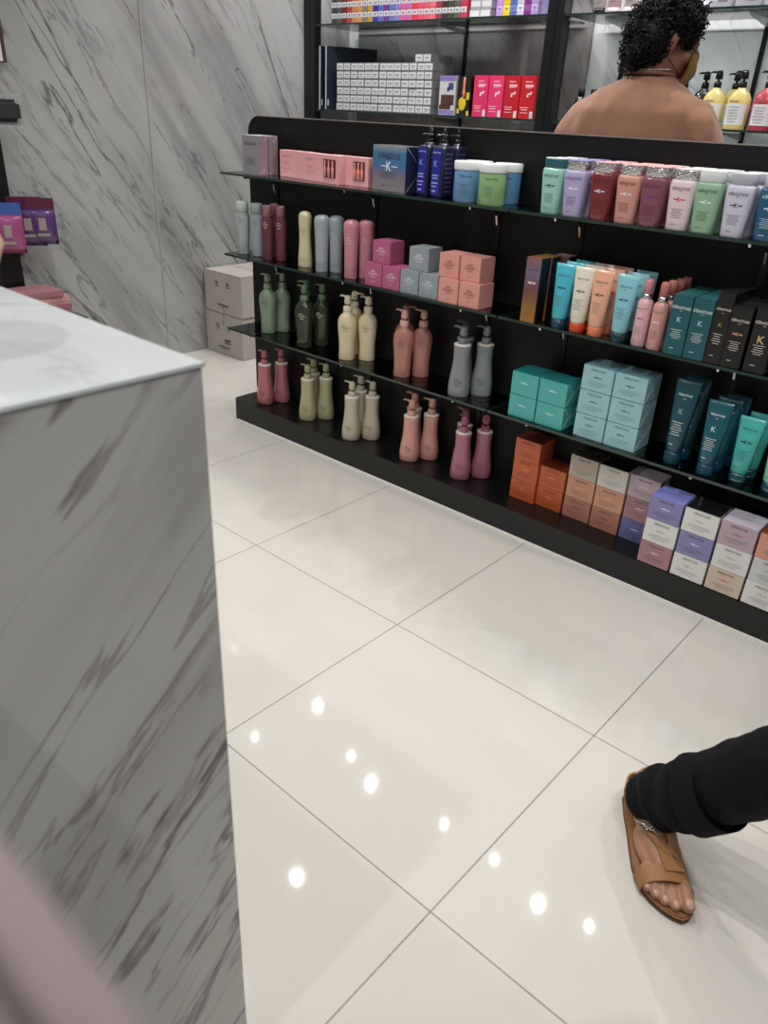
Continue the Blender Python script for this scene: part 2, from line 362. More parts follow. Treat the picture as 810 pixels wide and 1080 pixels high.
# ------------------------------------------------------------------ product builders
def card(name, lab, cat, x, yf, z, w, d, h, m, topm=None, L=None, K=None, lc=(60, 60, 60), kc=None, group=None, bev=.0012, rz=0, key=None, sidem=None):
    """carton: origin at its base centre, printed face towards -Y, yf = y of that face"""
    mats = [m, topm or m, sidem or m]
    def f():
        b = bmesh.new(); add_box(b, -w / 2, w / 2, -d / 2, d / 2, 0, h, 0, bev)
        b.normal_update()
        for q in b.faces:
            if q.normal.z > .7: q.material_index = 1
            elif abs(q.normal.x) > .7: q.material_index = 2
        return mk(b)
    c, s = math.cos(rz), math.sin(rz)
    o = link(name, cached(('card', round(w, 4), round(d, 4), round(h, 4), tuple(q.name for q in mats)), f), mats, None, (x - s * d / 2 * 1, yf + d / 2, z), rz)
    tag(o, lab, cat, group)
    S = lambda X, Z: -d / 2
    if L: link('lettering', cached(('L', key, round(w, 4), round(h, 4), round(d, 4), lc), lambda: letter_mesh(L, S)), mat('ink %s' % (lc,), lc, .5), o)
    if K: link('emblem', cached(('K', key, round(w, 4), round(h, 4), round(d, 4), kc or lc), lambda: letter_mesh(K, S)), mat('ink %s' % ((kc or lc),), kc or lc, .5), o)
    return o
VIEW = lambda x, y: (Vector((x, y)) - Vector((CAM.x, CAM.y))).normalized()

def pump(root, zc, m, rc=.016, s=1.0, nz=PI, key='p', black=False):
    """collar, stem, head with its spout, as on a salon pump bottle"""
    def col():
        b = bmesh.new(); lathe(b, [(0, rc, rc), (.004, rc * 1.04, rc * 1.04), (.018 * s, rc * .98, rc * .98), (.021 * s, rc * .8, rc * .8)], seg=18); return mk(b)
    link('collar', cached(('col', rc, s, m.name), col), m, root, (0, 0, zc))
    def head():
        b = bmesh.new()
        lathe(b, [(.02 * s, .005, .005), (.03 * s, .005, .005)], seg=10)
        lathe(b, [(.0285 * s, .0125 * s, .0125 * s), (.034 * s, .0135 * s, .0135 * s), (.046 * s, .0125 * s, .0125 * s), (.055 * s, .0105 * s, .0105 * s), (.058 * s, .006 * s, .006 * s)], seg=18)
        return mk(b)
    h = link('pump_head', cached(('hd', s, m.name), head), m, root, (0, 0, zc), nz)
    def spt():
        b = bmesh.new(); tube(b, [(.004 * s, 0, .050 * s), (.016 * s, 0, .0525 * s), (.034 * s, 0, .053 * s), (.041 * s, 0, .050 * s)], [.0055 * s, .0042 * s, .0033 * s, .0028 * s], 8); return mk(b)
    link('spout', cached(('spt', s, m.name), spt), m, h)
    return h
PA = [(0, .028, .024), (.004, .0315, .027), (.03, .030, .026), (.065, .0305, .026), (.1, .034, .028), (.13, .0365, .029), (.148, .0355, .028), (.16, .031, .025), (.169, .023, .021), (.175, .0165, .0165), (.18, .0165, .0165)]
PB = [(0, .033, .029), (.005, .0365, .031), (.035, .0365, .031), (.06, .034, .029), (.09, .0295, .026), (.12, .027, .024), (.15, .027, .024), (.168, .028, .0245), (.173, .0265, .0235), (.175, .017, .017)]
def sub(w, z, z2=None):
    return [('b', -w * .1, z + .014, w * .35, .0022), ('t', 'SUBLIMIC', w * .62, 0, z + .006), ('b', 0, z - .002, w * .3, .0012), ('b', 0, z - .006, w * .36, .0012)]
def pump_bottle(prof, colr, lab, x, y, z, nz=PI, pumpc=None, ink=(90, 80, 75), clear=False, group=None, rim=False, rz=0.45, rc=.0165):
    r = prof[1][1]; v = VIEW(x, y); x, y = x + v.x * r, y + v.y * r
    t = thing('pump_bottle', lab, 'pump bottle', (x, y, z), rz, group)
    m = mat('bottle %s%s' % (colr, clear), colr, .22 if clear else .3, trans=.45 if clear else 0, coat=.5, spec=.5)
    key = 'A' if prof is PA else 'B'
    link('bottle_body', cached(('pb', key, m.name), lambda: mk_l(prof, 2.4)), m, t)
    pm = mat('pump %s' % (pumpc or colr,), pumpc or colr, .32)
    if rim:
        def rr():
            b = bmesh.new(); lathe(b, [(.170, .0285, .025), (.1755, .0285, .025), (.1765, .02, .02)], seg=24); return mk(b)
        link('shoulder_ring', cached(('rim', key), rr), mat('pale rim', (225, 215, 205), .3), t)
    pump(t, prof[-1][0], pm, rc, 1.0, nz - rz)
    zt = .118 if prof is PA else .045
    link('lettering', cached(('sl', key, ink), lambda: letter_mesh(sub(.05, zt), prof_surf(prof, 2.4))), mat('ink %s' % (ink,), ink, .5), t)
    return t
def mk_l(prof, n, seg=28):
    b = bmesh.new(); lathe(b, prof, n, seg); return mk(b)

# ---------- bottom of the display: pump bottles on the base
SH = 'stands on the black base'
cols = dict(rose=(176, 104, 110), olive=(172, 168, 134), beige=(190, 180, 160), salmon=(206, 150, 136), mauve=(168, 104, 124))
Q = [(cols['rose'], 'rose pump bottle, front one of the two at the left end of the base', -1.384, .707, PI),
     (cols['rose'], 'rose pump bottle at the left end of the base, behind its front twin', -1.356, .777, PI),
     (cols['olive'], 'olive-beige pump bottle on the base, front left of its trio', -1.118, .709, PI),
     (cols['olive'], 'olive-beige pump bottle on the base, right one of its trio', -1.079, .774, PI),
     (cols['olive'], 'olive-beige pump bottle mostly hidden at the back of its trio on the base', -1.16, .782, PI),
     (cols['beige'], 'grey-beige pump bottle on the base, front left of its trio', -.847, .687, PI),
     (cols['beige'], 'grey-beige pump bottle on the base, right one of its trio', -.797, .749, PI),
     (cols['beige'], 'grey-beige pump bottle hidden at the back of its trio on the base', -.875, .765, PI),
     (cols['salmon'], 'salmon pink pump bottle on the base, front left of its trio', -.558, .699, PI),
     (cols['salmon'], 'salmon pink pump bottle on the base, right one of its trio', -.518, .765, PI),
     (cols['salmon'], 'salmon pink pump bottle hidden at the back of its trio on the base', -.605, .772, PI),
     (cols['mauve'], 'mauve pump bottle on the base, front one next to the orange cartons', -.331, .711, PI - .5),
     (cols['mauve'], 'mauve pump bottle on the base, right one next to the orange cartons', -.287, .776, PI + 2.0),
     (cols['mauve'], 'mauve pump bottle hidden behind the front mauve one on the base', -.375, .778, PI)]
for c, lab, x, y, nz in Q:
    pump_bottle(PB, c, lab, x, y, ZB, nz, ink=tuple(int(q * .55) for q in c), rim=True, rc=.0155)
# ---------- lowest glass shelf, left
G1, G2 = (126, 142, 120), (58, 66, 44)
CR = (214, 198, 164); PKc = (214, 150, 136); GY = (134, 138, 144)
for prof, c, lab, x, y, cl, pc, nz in [
    (PA, G1, 'milky green pump bottle, front one at the left end of the lowest glass shelf', -1.377, .729, False, None, PI),
    (PA, G1, 'milky green pump bottle set behind and right of its twin on the lowest glass shelf', -1.355, .79, False, None, PI),
    (PA, G2, 'dark transparent green pump bottle, front left one on the lowest glass shelf', -1.124, .698, True, (96, 118, 92), PI),
    (PA, G2, 'dark transparent green pump bottle, right one of its trio on the lowest glass shelf', -1.095, .765, True, (96, 118, 92), PI),
    (PA, G2, 'dark green pump bottle at the back of its trio on the lowest glass shelf', -1.185, .768, True, (96, 118, 92), PI + .4),
    (PA, CR, 'cream pump bottle, front left one on the lowest glass shelf', -.893, .701, False, (220, 208, 182), PI),
    (PA, CR, 'cream pump bottle, right one of its trio on the lowest glass shelf', -.837, .752, False, (220, 208, 182), PI),
    (PA, CR, 'cream pump bottle at the back of its trio on the lowest glass shelf', -.93, .775, False, (220, 208, 182), .2),
    (PA, PKc, 'clear peach pump bottle, front left one on the lowest glass shelf', -.616, .699, True, (214, 168, 156), PI),
    (PA, PKc, 'clear peach pump bottle, right one of its trio on the lowest glass shelf', -.573, .752, True, (214, 168, 156), PI),
    (PA, PKc, 'clear peach pump bottle at the back of its trio on the lowest glass shelf', -.665, .765, True, (190, 130, 118), .2),
    (PB, GY, 'grey pump bottle, front left one at the right end of the lowest left shelf', -.351, .683, False, (118, 120, 128), PI),
    (PB, GY, 'grey pump bottle, right one at the right end of the lowest left shelf', -.304, .747, False, (118, 120, 128), PI),
    (PB, GY, 'dark-headed grey pump bottle hidden behind the two other grey pump bottles', -.392, .755, False, (80, 78, 86), PI)]:
    ink = (200, 205, 190) if c is G2 else tuple(int(q * .6) for q in c)
    pump_bottle(prof, c, lab, x, y, ZL, nz, pc, ink, cl, rim=(prof is PB), rc=.0165 if prof is PA else .0155)

# ---------- middle glass shelf, left: treatment bottles
def P3(*a): return [(z, r, r * k) for z, r, k in a]
CONDS = {
 'capped': P3((0, .022, .85), (.003, .0245, .85), (.04, .0255, .85), (.09, .0285, .8), (.12, .0305, .78), (.145, .029, .8), (.158, .0245, .85), (.16, .0245, .85)),
 'small': P3((0, .019, .85), (.003, .0205, .85), (.04, .0205, .85), (.08, .0225, .8), (.12, .0245, .78), (.145, .0225, .8), (.16, .018, .9), (.162, .018, .9)),
 'flare': P3((0, .025, .8), (.003, .0275, .8), (.03, .0275, .8), (.06, .0245, .8), (.09, .0225, .82), (.13, .0225, .85), (.165, .0245, .85), (.182, .0245, .85), (.193, .020, .85), (.198, .010, .85), (.199, .002, .85)),
 'wide': P3((0, .021, .85), (.003, .0235, .85), (.05, .0235, .85), (.1, .0245, .85), (.15, .0275, .85), (.175, .029, .85), (.188, .0275, .85), (.196, .019, .85), (.199, .006, .85)),
}
def treat(kind, c, lab, x, y, ink, capc=None, rz=.45):
    p = CONDS[kind]; r = p[1][1]; v = VIEW(x, y); x, y = x + v.x * r, y + v.y * r
    t = thing('treatment_bottle', lab, 'bottle', (x, y, ZM), rz)
    m = mat('treat %s' % (c,), c, .3, coat=.4)
    link('bottle_body', cached(('tb', kind, c), lambda: mk_l(p, 2.2)), m, t)
    if kind in ('capped', 'small'):
        z0 = p[-1][0]; rr = p[-1][1]
        def cp():
            b = bmesh.new(); lathe(b, [(0, rr + .0008, (rr + .0008) * .88), (.03, rr * .98, rr * .86), (.0365, rr * .94, rr * .83), (.039, rr * .8, rr * .7)], 2.2); return mk(b)
        link('cap', cached(('tc', kind, c), cp), mat('cap %s' % (capc or c,), capc or c, .3, coat=.3), t, (0, 0, z0))
    else:
        def sm():
            b = bmesh.new(); zz = .03 if kind == 'wide' else .028; q = [a for a in p if abs(a[0] - .03) < .03][-1]
            lathe(b, [(.0285, q[1] + .0004, q[2] + .0006), (.0295, q[1] + .0004, q[2] + .0006)], 2.2, cap=(False, False)); return mk(b)
        link('cap_seam', cached(('ts', kind, c), sm), mat('seam %s' % (c,), tuple(int(q * .7) for q in c), .4), t)
    link('lettering', cached(('tl', kind, ink), lambda: letter_mesh(sub(.036, .125), prof_surf(p, 2.2))), mat('ink %s' % (ink,), ink, .5), t)
for a in [('capped', (158, 166, 168), 'pale grey-green capped bottle, leftmost on the middle glass shelf', -1.501, .712, (120, 128, 130), (196, 208, 204)),
          ('capped', (150, 158, 164), 'silver-grey capped bottle, second from the left on the middle glass shelf', -1.426, .726, (110, 118, 124), (160, 170, 172)),
          ('small', (98, 48, 62), 'dark maroon capped bottle, front left of the maroon trio on the middle shelf', -1.341, .705, (210, 190, 195), (150, 100, 108)),
          ('small', (98, 48, 62), 'dark maroon capped bottle, rightmost of the maroon trio on the middle shelf', -1.296, .735, (210, 190, 195), (150, 100, 108)),
          ('small', (98, 48, 62), 'dark maroon capped bottle at the back of the maroon trio', -1.375, .77, (210, 190, 195), (150, 100, 108)),
          ('flare', (208, 196, 162), 'cream round-topped treatment bottle alone on the middle glass shelf', -1.138, .716, (120, 110, 90)),
          ('wide', (158, 164, 172), 'silver round-topped treatment bottle, front one beside the cream bottle', -1.033, .702, (190, 196, 204)),
          ('wide', (150, 156, 164), 'silver round-topped treatment bottle, behind its front twin and left of the pink ones', -.992, .735, (190, 196, 204)),
          ('wide', (196, 128, 142), 'pink round-topped treatment bottle, front one left of the pink cartons', -.882, .70, (230, 200, 208)),
          ('wide', (190, 122, 136), 'pink round-topped treatment bottle, rear one just left of the pink cartons', -.85, .742, (230, 200, 208))]:
    treat(*a)
# cartons on the middle left shelf
def sbox(c, lab, x, yf, z, ink, rz=0, w=.078):
    m = mat('carton %s' % (c,), c, .5)
    L = [('b', 0, .052, .018, .003), ('b', 0, .0475, .024, .002), ('t', 'SUBLIMIC', .044, 0, .041), ('b', 0, .033, .022, .0012), ('b', 0, .03, .026, .0012), ('b', 0, .016, .012, .0014)]
    card('treatment_carton', lab, 'carton', x, yf, z, w, .078, .075, m, None, L, None, ink, rz=rz, key=('s', ink))
RP, GR, SM = (178, 92, 130), (146, 152, 160), (214, 150, 140)
sbox(RP, 'raspberry pink carton, lower left of the pink stack on the middle shelf', -.751, .676, ZM, (225, 190, 205))
sbox(RP, 'raspberry pink carton, lower right of the pink stack touching the grey cartons', -.671, .678, ZM, (225, 190, 205))
sbox(RP, 'raspberry pink carton on top of the two pink ones', -.730, .69, ZM + .0755, (225, 190, 205), .04)
sbox(GR, 'grey carton, lower left of the grey stack on the middle shelf', -.591, .68, ZM, (212, 216, 222))
sbox(GR, 'grey carton, lower right of the grey stack touching the salmon cartons', -.508, .679, ZM, (212, 216, 222))
sbox(GR, 'grey carton on top of the two grey ones', -.567, .694, ZM + .0755, (212, 216, 222), .06)
sbox(SM, 'salmon carton, lower left of the four stacked on the middle shelf', -.421, .672, ZM, (150, 100, 96))
sbox(SM, 'salmon carton, lower right of the four stacked on the middle shelf', -.339, .674, ZM, (150, 100, 96))
sbox(SM, 'salmon carton, upper left of the four stacked on the middle shelf', -.434, .684, ZM + .0755, (150, 100, 96))
sbox(SM, 'salmon carton, upper right of the four stacked on the middle shelf', -.353, .688, ZM + .0755, (150, 100, 96))

# ---------- top glass shelf, left
CF = film('cellophane')
def wrap(o, w, d, h):
    for end, (z0, sg) in (('lower', (.002, 1)), ('upper', (h - .002, -1))):
        def g_():
            b = bmesh.new(); X = w / 2 + .0002
            tube(b, [(X, -d / 2 + .003, z0), (X, 0, z0 + sg * d * .45), (X, d / 2 - .003, z0)], .0004, 5); return mk(b)
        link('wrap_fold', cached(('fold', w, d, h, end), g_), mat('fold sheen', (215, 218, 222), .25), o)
Lg, _ = kera(.1, .135, lines=6); 
SG = mat('silver board', (150, 148, 150), .22, .25, coat=.6); SGS = mat('plum board', (146, 122, 134), .25, .1, coat=.6)
for i, (yy, lab) in enumerate([(.70, 'silver-grey wrapped carton at the left end of the top glass shelf, front one'), (.748, 'silver-grey wrapped carton at the left end of the top glass shelf, rear one')]):
    o = card('serum_carton', lab, 'carton', -1.421, yy, ZT, .100, .044, .135, SG, mat('white board top', (200, 200, 204), .4), Lg, None, (78, 78, 84), key='sg', rz=.0, sidem=SGS)
    wrap(o, .1, .044, .135)
PK = mat('pale pink board', (226, 162, 166), .45); PKT = mat('pale pink top', (236, 186, 188), .5)
def pinkbox(lab, x, yf, w, win, txt, rz=0, WW=.028):
    L = [('t', 'KÉRASTASE', .04, txt, .073), ('t', 'PARIS', .01, txt, .067), ('b', txt, .03, .055, .0013), ('b', txt, .02, .02, .0013)] if txt is not None else None
    K = [('t', 'K', .009, txt, .048), ('b', txt - .013, .048, .014, .0016), ('b', txt + .013, .048, .014, .0016)] if txt is not None else None
    o = card('ampoule_carton', lab, 'carton', x, yf, ZT, w, .036, .092, PK, PKT, L, K, (170, 120, 124), (206, 88, 70), key=('pk', w, txt), rz=rz)
    if win is not None:
        def f():
            b = bmesh.new(); add_box(b, win - WW, win + WW, -.0186, -.0182, .018, .078); return mk(b)
        link('window_recess', cached(('win', win, WW), f), mat('dark carton inside', (96, 52, 54), .6), o)
        for k in range(3):
            def am():
                b = bmesh.new(); lathe(b, [(0, .007, .0035), (.03, .007, .0035), (.036, .003, .002), (.05, .0035, .002), (.054, .002, .0015)], seg=12); return mk(b)
            link('ampoule', cached('amp', am), mat('ampoule pink', (232, 150, 140), .15, coat=.5), o, (win + (k - 1) * WW * .62, -.0225, .02))
pinkbox('pale pink ampoule carton, leftmost, half hidden behind the next pink carton', -1.25, .765, .16, None, -.045)
pinkbox('pale pink ampoule carton with text and a window of ampoules, middle one', -1.095, .735, .256, .074, -.045, -.13, .036)
pinkbox('pale pink ampoule carton with a window, just left of the clear blue carton', -.955, .748, .2, .055, None)
CLB = grad_mat('blue photo board', [(0, (128, 122, 126)), (.3, (130, 120, 130)), (.55, (70, 112, 160)), (.85, (70, 120, 160)), (1, (150, 152, 154))], 'Z', 0, .137, .4, .1)
Lc, Kc = kera(.165, .135, lines=5, kw=.3)
o = card('gift_carton', 'large grey-blue wrapped carton between the pink cartons and the blue pump bottles', 'carton', -.742, .723, ZT, .168, .10, .137, CLB, mat('grey glass top', (110, 116, 120), .25), Lc, Kc, (50, 60, 76), (226, 230, 236), key='clb', rz=-.14, sidem=mat('navy board', (34, 36, 66), .3))
wrap(o, .168, .1, .137)
# blue square pump bottles
BLP = mat('violet blue label', (38, 40, 140), .3, coat=.4); BLD = mat('dark indigo bottle', (28, 28, 60), .3, coat=.4)
def sqpump(lab, x, yf):
    t = thing('square_pump_bottle', lab, 'pump bottle', (x, yf + .028, ZT), -.05)
    def bd():
        b = bmesh.new(); lathe(b, [(0, .023, .0265), (.003, .0245, .028), (.138, .0245, .028), (.144, .022, .026), (.146, .012, .012), (.152, .012, .012)], 7, 32)
        return mk(b)
    link('bottle_body', cached('sqb', bd), BLD, t)
    S = lambda X, Z: -.0281
    link('front_label', cached('sqf', lambda: letter_mesh([('b', -.003, .072, .036, .132)], lambda X, Z: -.0279)), BLP, t)
    L = [('t', 'KÉRASTASE', .03, -.003, .128), ('b', -.006, .062, .024, .003), ('b', -.006, .054, .024, .003), ('b', -.006, .04, .026, .0035), ('b', -.008, .03, .02, .003), ('b', -.008, .016, .014, .004)]
    link('lettering', cached('sql', lambda: letter_mesh(L, S)), mat('ink lilac', (176, 182, 232), .4), t)
    link('emblem', cached('sqk', lambda: letter_mesh([('t', 'K', .015, -.006, .096)], S)), mat('ink blue', (120, 150, 240), .4), t)
    def sd():
        b = bmesh.new()
        for k in range(9):
            for j in range(3):
                add_box(b, .0243, .0249, -.016 + j * .012, -.010 + j * .012, .014 + k * .0135, .019 + k * .0135)
        return mk(b)
    link('side_print', cached('sqs', sd), mat('ink grey', (120, 124, 140), .4, .4), t)
    def hd():
        b = bmesh.new(); lathe(b, [(0, .011, .011), (.01, .012, .012), (.014, .0115, .0115)], seg=16)
        lathe(b, [(.016, .009, .009), (.026, .01, .01), (.029, .006, .006)], seg=16); lathe(b, [(.012, .004, .004), (.048, .0028, .0028)], seg=8)
        tube(b, [(0, 0, .024), (-.014, -.014, .025), (-.02, -.02, .021)], [.004, .003, .0025], 8); return mk(b)
    link('pump_head', cached('sqh', hd), mat('black plastic', (18, 18, 20), .2), t, (0, 0, .151))
    def cl():
        b = bmesh.new(); lathe(b, [(0, .0125, .0125), (.004, .0125, .0125)], seg=16); return mk(b)
    link('collar', cached('sqc', cl), CHROME, t, (0, 0, .149))
for lab, x, y in [('square violet-blue pump bottle, leftmost of the front pair on the top shelf', -.615, .745), ('square violet-blue pump bottle, front one next to the blue and green jars', -.548, .735),
                  ('square indigo pump bottle behind the leftmost one', -.652, .80), ('square indigo pump bottle, middle one of the back row', -.592, .79), ('square indigo pump bottle at the back, right beside the jars', -.537, .79)]:
    sqpump(lab, x, y)
# jars
def jar(lab, c, x, y, z=ZT):
    r = .041; v = VIEW(x, y); x, y = x + v.x * r, y + v.y * r
    t = thing('scrub_jar', lab, 'jar', (x, y, z), .5)
    p = [(0, .037, .037), (.004, .0405, .0405), (.085, .0405, .0405), (.089, .039, .039)]
    link('jar_body', cached(('jb', c), lambda: mk_l(p, 2, 32)), mat('jar %s' % (c,), c, .25, coat=.5), t)
    def ld():
        b = bmesh.new(); lathe(b, [(0, .042, .042), (.002, .043, .043), (.021, .043, .043), (.024, .041, .041)], seg=32); return mk(b)
    link('lid', cached('jl', ld), mat('white lid', (224, 226, 228), .35), t, (0, 0, .089))
    L = [('t', 'KÉRASTASE', .036, 0, .073)] + [('b', -.006, .05 - i * .0065, .03 - .004 * (i % 3), .0014) for i in range(5)]
    link('lettering', cached(('jt',), lambda: letter_mesh(L, prof_surf(p, 2))), mat('ink jar', (60, 84, 110), .4), t)
jar('blue jar with white lid, left of the green jar', (104, 146, 184), -.394, .688)
jar('green jar with white lid at the front of the jar cluster', (134, 172, 116), -.293, .674)
jar('blue jar with white lid, right of and behind the green jar', (84, 130, 174), -.298, .76)
jar('white-lidded jar mostly hidden at the back of the jar cluster', (86, 136, 184), -.40, .752)

# ---------- top glass shelf, right: shampoo bottles in rows three deep
SB = [(0, .0245, .0165), (.003, .027, .019), (.03, .0285, .0195), (.07, .032, .021), (.1, .0345, .022), (.11, .034, .0215), (.116, .031, .019), (.1165, .02, .015)]
def foil():
    m = bpy.data.materials.new('crinkled chrome'); m.use_nodes = True; nt = m.node_tree; b = nt.nodes['Principled BSDF']
    b.inputs['Metallic'].default_value = 1; b.inputs['Roughness'].default_value = .12; b.inputs['Base Color'].default_value = (.75, .74, .76, 1)
    tc = nt.nodes.new('ShaderNodeTexCoord'); v = nt.nodes.new('ShaderNodeTexVoronoi'); v.inputs['Scale'].default_value = 220; nt.links.new(tc.outputs['Object'], v.inputs['Vector'])
    bp = nt.nodes.new('ShaderNodeBump'); bp.inputs['Strength'].default_value = .9; bp.inputs['Distance'].default_value = .002; nt.links.new(v.outputs['Distance'], bp.inputs['Height']); nt.links.new(bp.outputs['Normal'], b.inputs['Normal'])
    return m
FOIL = foil()
def shampoo(lab, c, capc, topc, x, yf, ink, kc, clear=False):
    t = thing('shampoo_bottle', lab, 'shampoo bottle', (x, yf + .02, ZT), 0)
    m = mat('shampoo %s' % (c,), c, .2 if clear else .35, trans=.35 if clear else 0, coat=.5)
    link('bottle_body', cached(('sb', c), lambda: mk_l(SB, 3.2, 32)), m, t)
    def cp():
        b = bmesh.new(); lathe(b, [(0, .0295, .0185), (.001, .031, .0195), (.021, .0315, .020), (.0225, .031, .0195)], 2.8, 32); return mk(b)
    cm = FOIL if capc == 'foil' else mat('cap %s' % (capc,), capc, .3, coat=.3)
    link('cap', cached(('sc', str(capc)), cp), cm, t, (0, 0, .1165))
    def tp():
        b = bmesh.new(); lathe(b, [(0, .0312, .0197), (.002, .0312, .0197), (.003, .029, .018)], 2.8, 32); return mk(b)
    link('cap_top', cached(('st', topc), tp), mat('captop %s' % (topc,), topc, .35), t, (0, 0, .139))
    L, K = kera(.058, .116, lines=6, zk=.62, zb=.84, big=1.15)
    S = prof_surf(SB, 3.2)
    link('lettering', cached(('shl', ink), lambda: letter_mesh(L, S)), mat('ink %s' % (ink,), ink, .5), t)
    link('emblem', cached(('shk', kc), lambda: letter_mesh(K, S)), mat('ink %s' % (kc,), kc, .5), t)
SHD = [('mint green', (150, 200, 186), (34, 92, 104), (208, 214, 216), -.105, .668, (84, 110, 106), (24, 40, 50), False),
       ('lavender', (170, 162, 202), 'foil', (150, 140, 206), -.026, .648, (100, 96, 130), (240, 240, 250), False),
       ('deep red clear', (140, 52, 54), 'foil', (214, 170, 176), .054, .636, (90, 36, 38), (236, 226, 250), True),
       ('peach', (198, 142, 130), 'foil', (222, 178, 172), .129, .622, (110, 70, 62), (232, 232, 240), False),
       ('clear plum pink', (150, 88, 108), 'foil', (220, 176, 180), .197, .640, (104, 56, 78), (90, 60, 130), True),
       ('pale pink', (218, 198, 204), 'foil', (232, 214, 214), .271, .618, (120, 110, 116), (190, 40, 44), False),
       ('sage green', (138, 178, 148), (214, 218, 220), (226, 228, 230), .336, .632, (70, 96, 78), (240, 240, 240), False),
       ('pale lilac white', (196, 194, 212), (176, 178, 190), (206, 208, 216), .410, .608, (104, 102, 120), (60, 50, 60), False),
       ('dark petrol blue', (22, 84, 118), (180, 182, 190), (206, 208, 212), .488, .590, (200, 220, 230), (226, 230, 236), False)]
for nm, c, cc, tc_, x, yf, ink, kc, cl in SHD:
    for r in range(3):
        y0 = max(yf, .622) if False else yf
        yy = .6625 + (yf - .6625) * .0 + r * .056 if False else max(.664, yf + .012) + r * .055
        lab = ['%s shampoo bottle in the front row of the top right shelf' % nm, '%s shampoo bottle in the middle row, behind the front %s one' % (nm, nm), '%s shampoo bottle in the rear row against the black panel' % nm][r]
        shampoo(lab, c, cc, tc_, x, yy, ink, kc, cl)
shampoo('white shampoo bottle cut by the right photo edge on the top right shelf', (214, 214, 220), (206, 208, 214), (222, 222, 226), .568, .664, (110, 110, 118), (60, 50, 60))

# ---------- middle glass shelf, right
HOLO = grad_mat('bronze rainbow foil', [(0, (176, 120, 62)), (.25, (150, 112, 66)), (.5, (128, 84, 84)), (.75, (128, 112, 140)), (1, (150, 110, 112))], 'Z', 0, .185, .28, .35)
Lh, Kh = kera(.05, .185, lines=0, zk=.62, zb=.82)
for i, (lab, x, y) in enumerate([('tall iridescent bronze carton at the left end of the middle right shelf', -.1125, .662), ('tall iridescent bronze carton directly behind the front bronze one', -.1095, .715), ('tall pink-edged bronze carton standing furthest back beside the tubes', -.085, .77)]):
    card('tall_carton', lab, 'carton', x, y, ZM, .050, .050, .185, HOLO, mat('gold top', (170, 128, 64), .3, .5) if i < 2 else mat('rose top', (190, 140, 142), .3, .4), Lh, Kh, (96, 70, 76), (236, 232, 232), key='holo', sidem=mat('black board', (20, 18, 20), .3))
TP = [(0.024, .0185, .0185), (.03, .0215, .0215), (.06, .0235, .0205), (.1, .0265, .016), (.14, .0295, .0095), (.165, .031, .004), (.168, .0312, .0022), (.179, .0312, .0020)]
def scale_prof(p, sx, sz): return [(z * sz, rx * sx, ry * sx) for z, rx, ry in p]
def squeeze(lab, c, capc, x, yf, z, sx=1.0, sz=1.0, ink=(90, 90, 90), kc=(40, 40, 40), bars=True, band=False, rz=0, big=1.0, name='squeeze_tube', caph=.026, spec=None):
    p = scale_prof(TP, sx, sz); r = .0215 * sx
    t = thing(name, lab, 'tube', (x, yf + r, z), rz)
    key = (round(sx, 3), round(sz, 3))
    link('tube_body', cached(('tu', key, c), lambda: mk_l(p, 2.1, 32)), mat('tube %s' % (c,), c, .28, coat=.35), t)
    def cp():
        b = bmesh.new(); lathe(b, [(0, r * .96, r * .96), (.002, r, r), (p[0][0] + .001, r, r), (p[0][0] + .002, r * .9, r * .9)], seg=28); return mk(b)
    link('cap', cached(('tcap', key, capc), cp), mat('cap %s' % (capc,), capc, .25, coat=.4), t)
    if band:
        def bd():
            b = bmesh.new(); lathe(b, [(.006 * sz, r * 1.02, r * 1.02), (.008 * sz, r * 1.02, r * 1.02)], seg=28); lathe(b, [(.021 * sz, r * 1.02, r * 1.02), (.0235 * sz, r * 1.02, r * 1.02)], seg=28); return mk(b)
        link('cap_ring', cached(('tbn', key), bd), CHROME, t)
    h = p[-1][0]
    L, K = kera(.052 * sx * big, h - p[0][0], z0=p[0][0], lines=6, zk=.58, zb=.8, bars=bars)
    S = prof_surf(p, 2.1)
    link('lettering', cached(('tul', key, ink, big), lambda: letter_mesh(L, S)), mat('ink %s' % (ink,), ink, .5), t)
    link('emblem', cached(('tuk', key, kc, bars, big), lambda: letter_mesh(K, S)), mat('ink %s' % (kc,), kc, .5), t)
for nm, c, cc, x, yf, tcap in [('turquoise', (72, 176, 198), (18, 62, 80), -.022, .668, None), ('ivory', (222, 214, 200), (196, 66, 32), .039, .668, None),
                         ('peach orange', (228, 170, 142), (206, 118, 82), .097, .668, None), ('light blue', (132, 192, 206), (14, 54, 66), .171, .664, None)]:
    capn = {'turquoise': 'dark blue', 'ivory': 'orange-red', 'peach orange': 'terracotta', 'light blue': 'dark teal'}[nm]
    for r in range(3):
        lab = '%s tube with %s cap, %s' % (nm, capn, ['front one on the middle right shelf', 'second one back in its row', 'last one back in its row by the panel'][r])
        squeeze(lab, c, cc, x + r * .003, yf + r * .05, ZM, ink=(96, 110, 116) if nm != 'ivory' else (130, 124, 116), kc=(30, 34, 44))
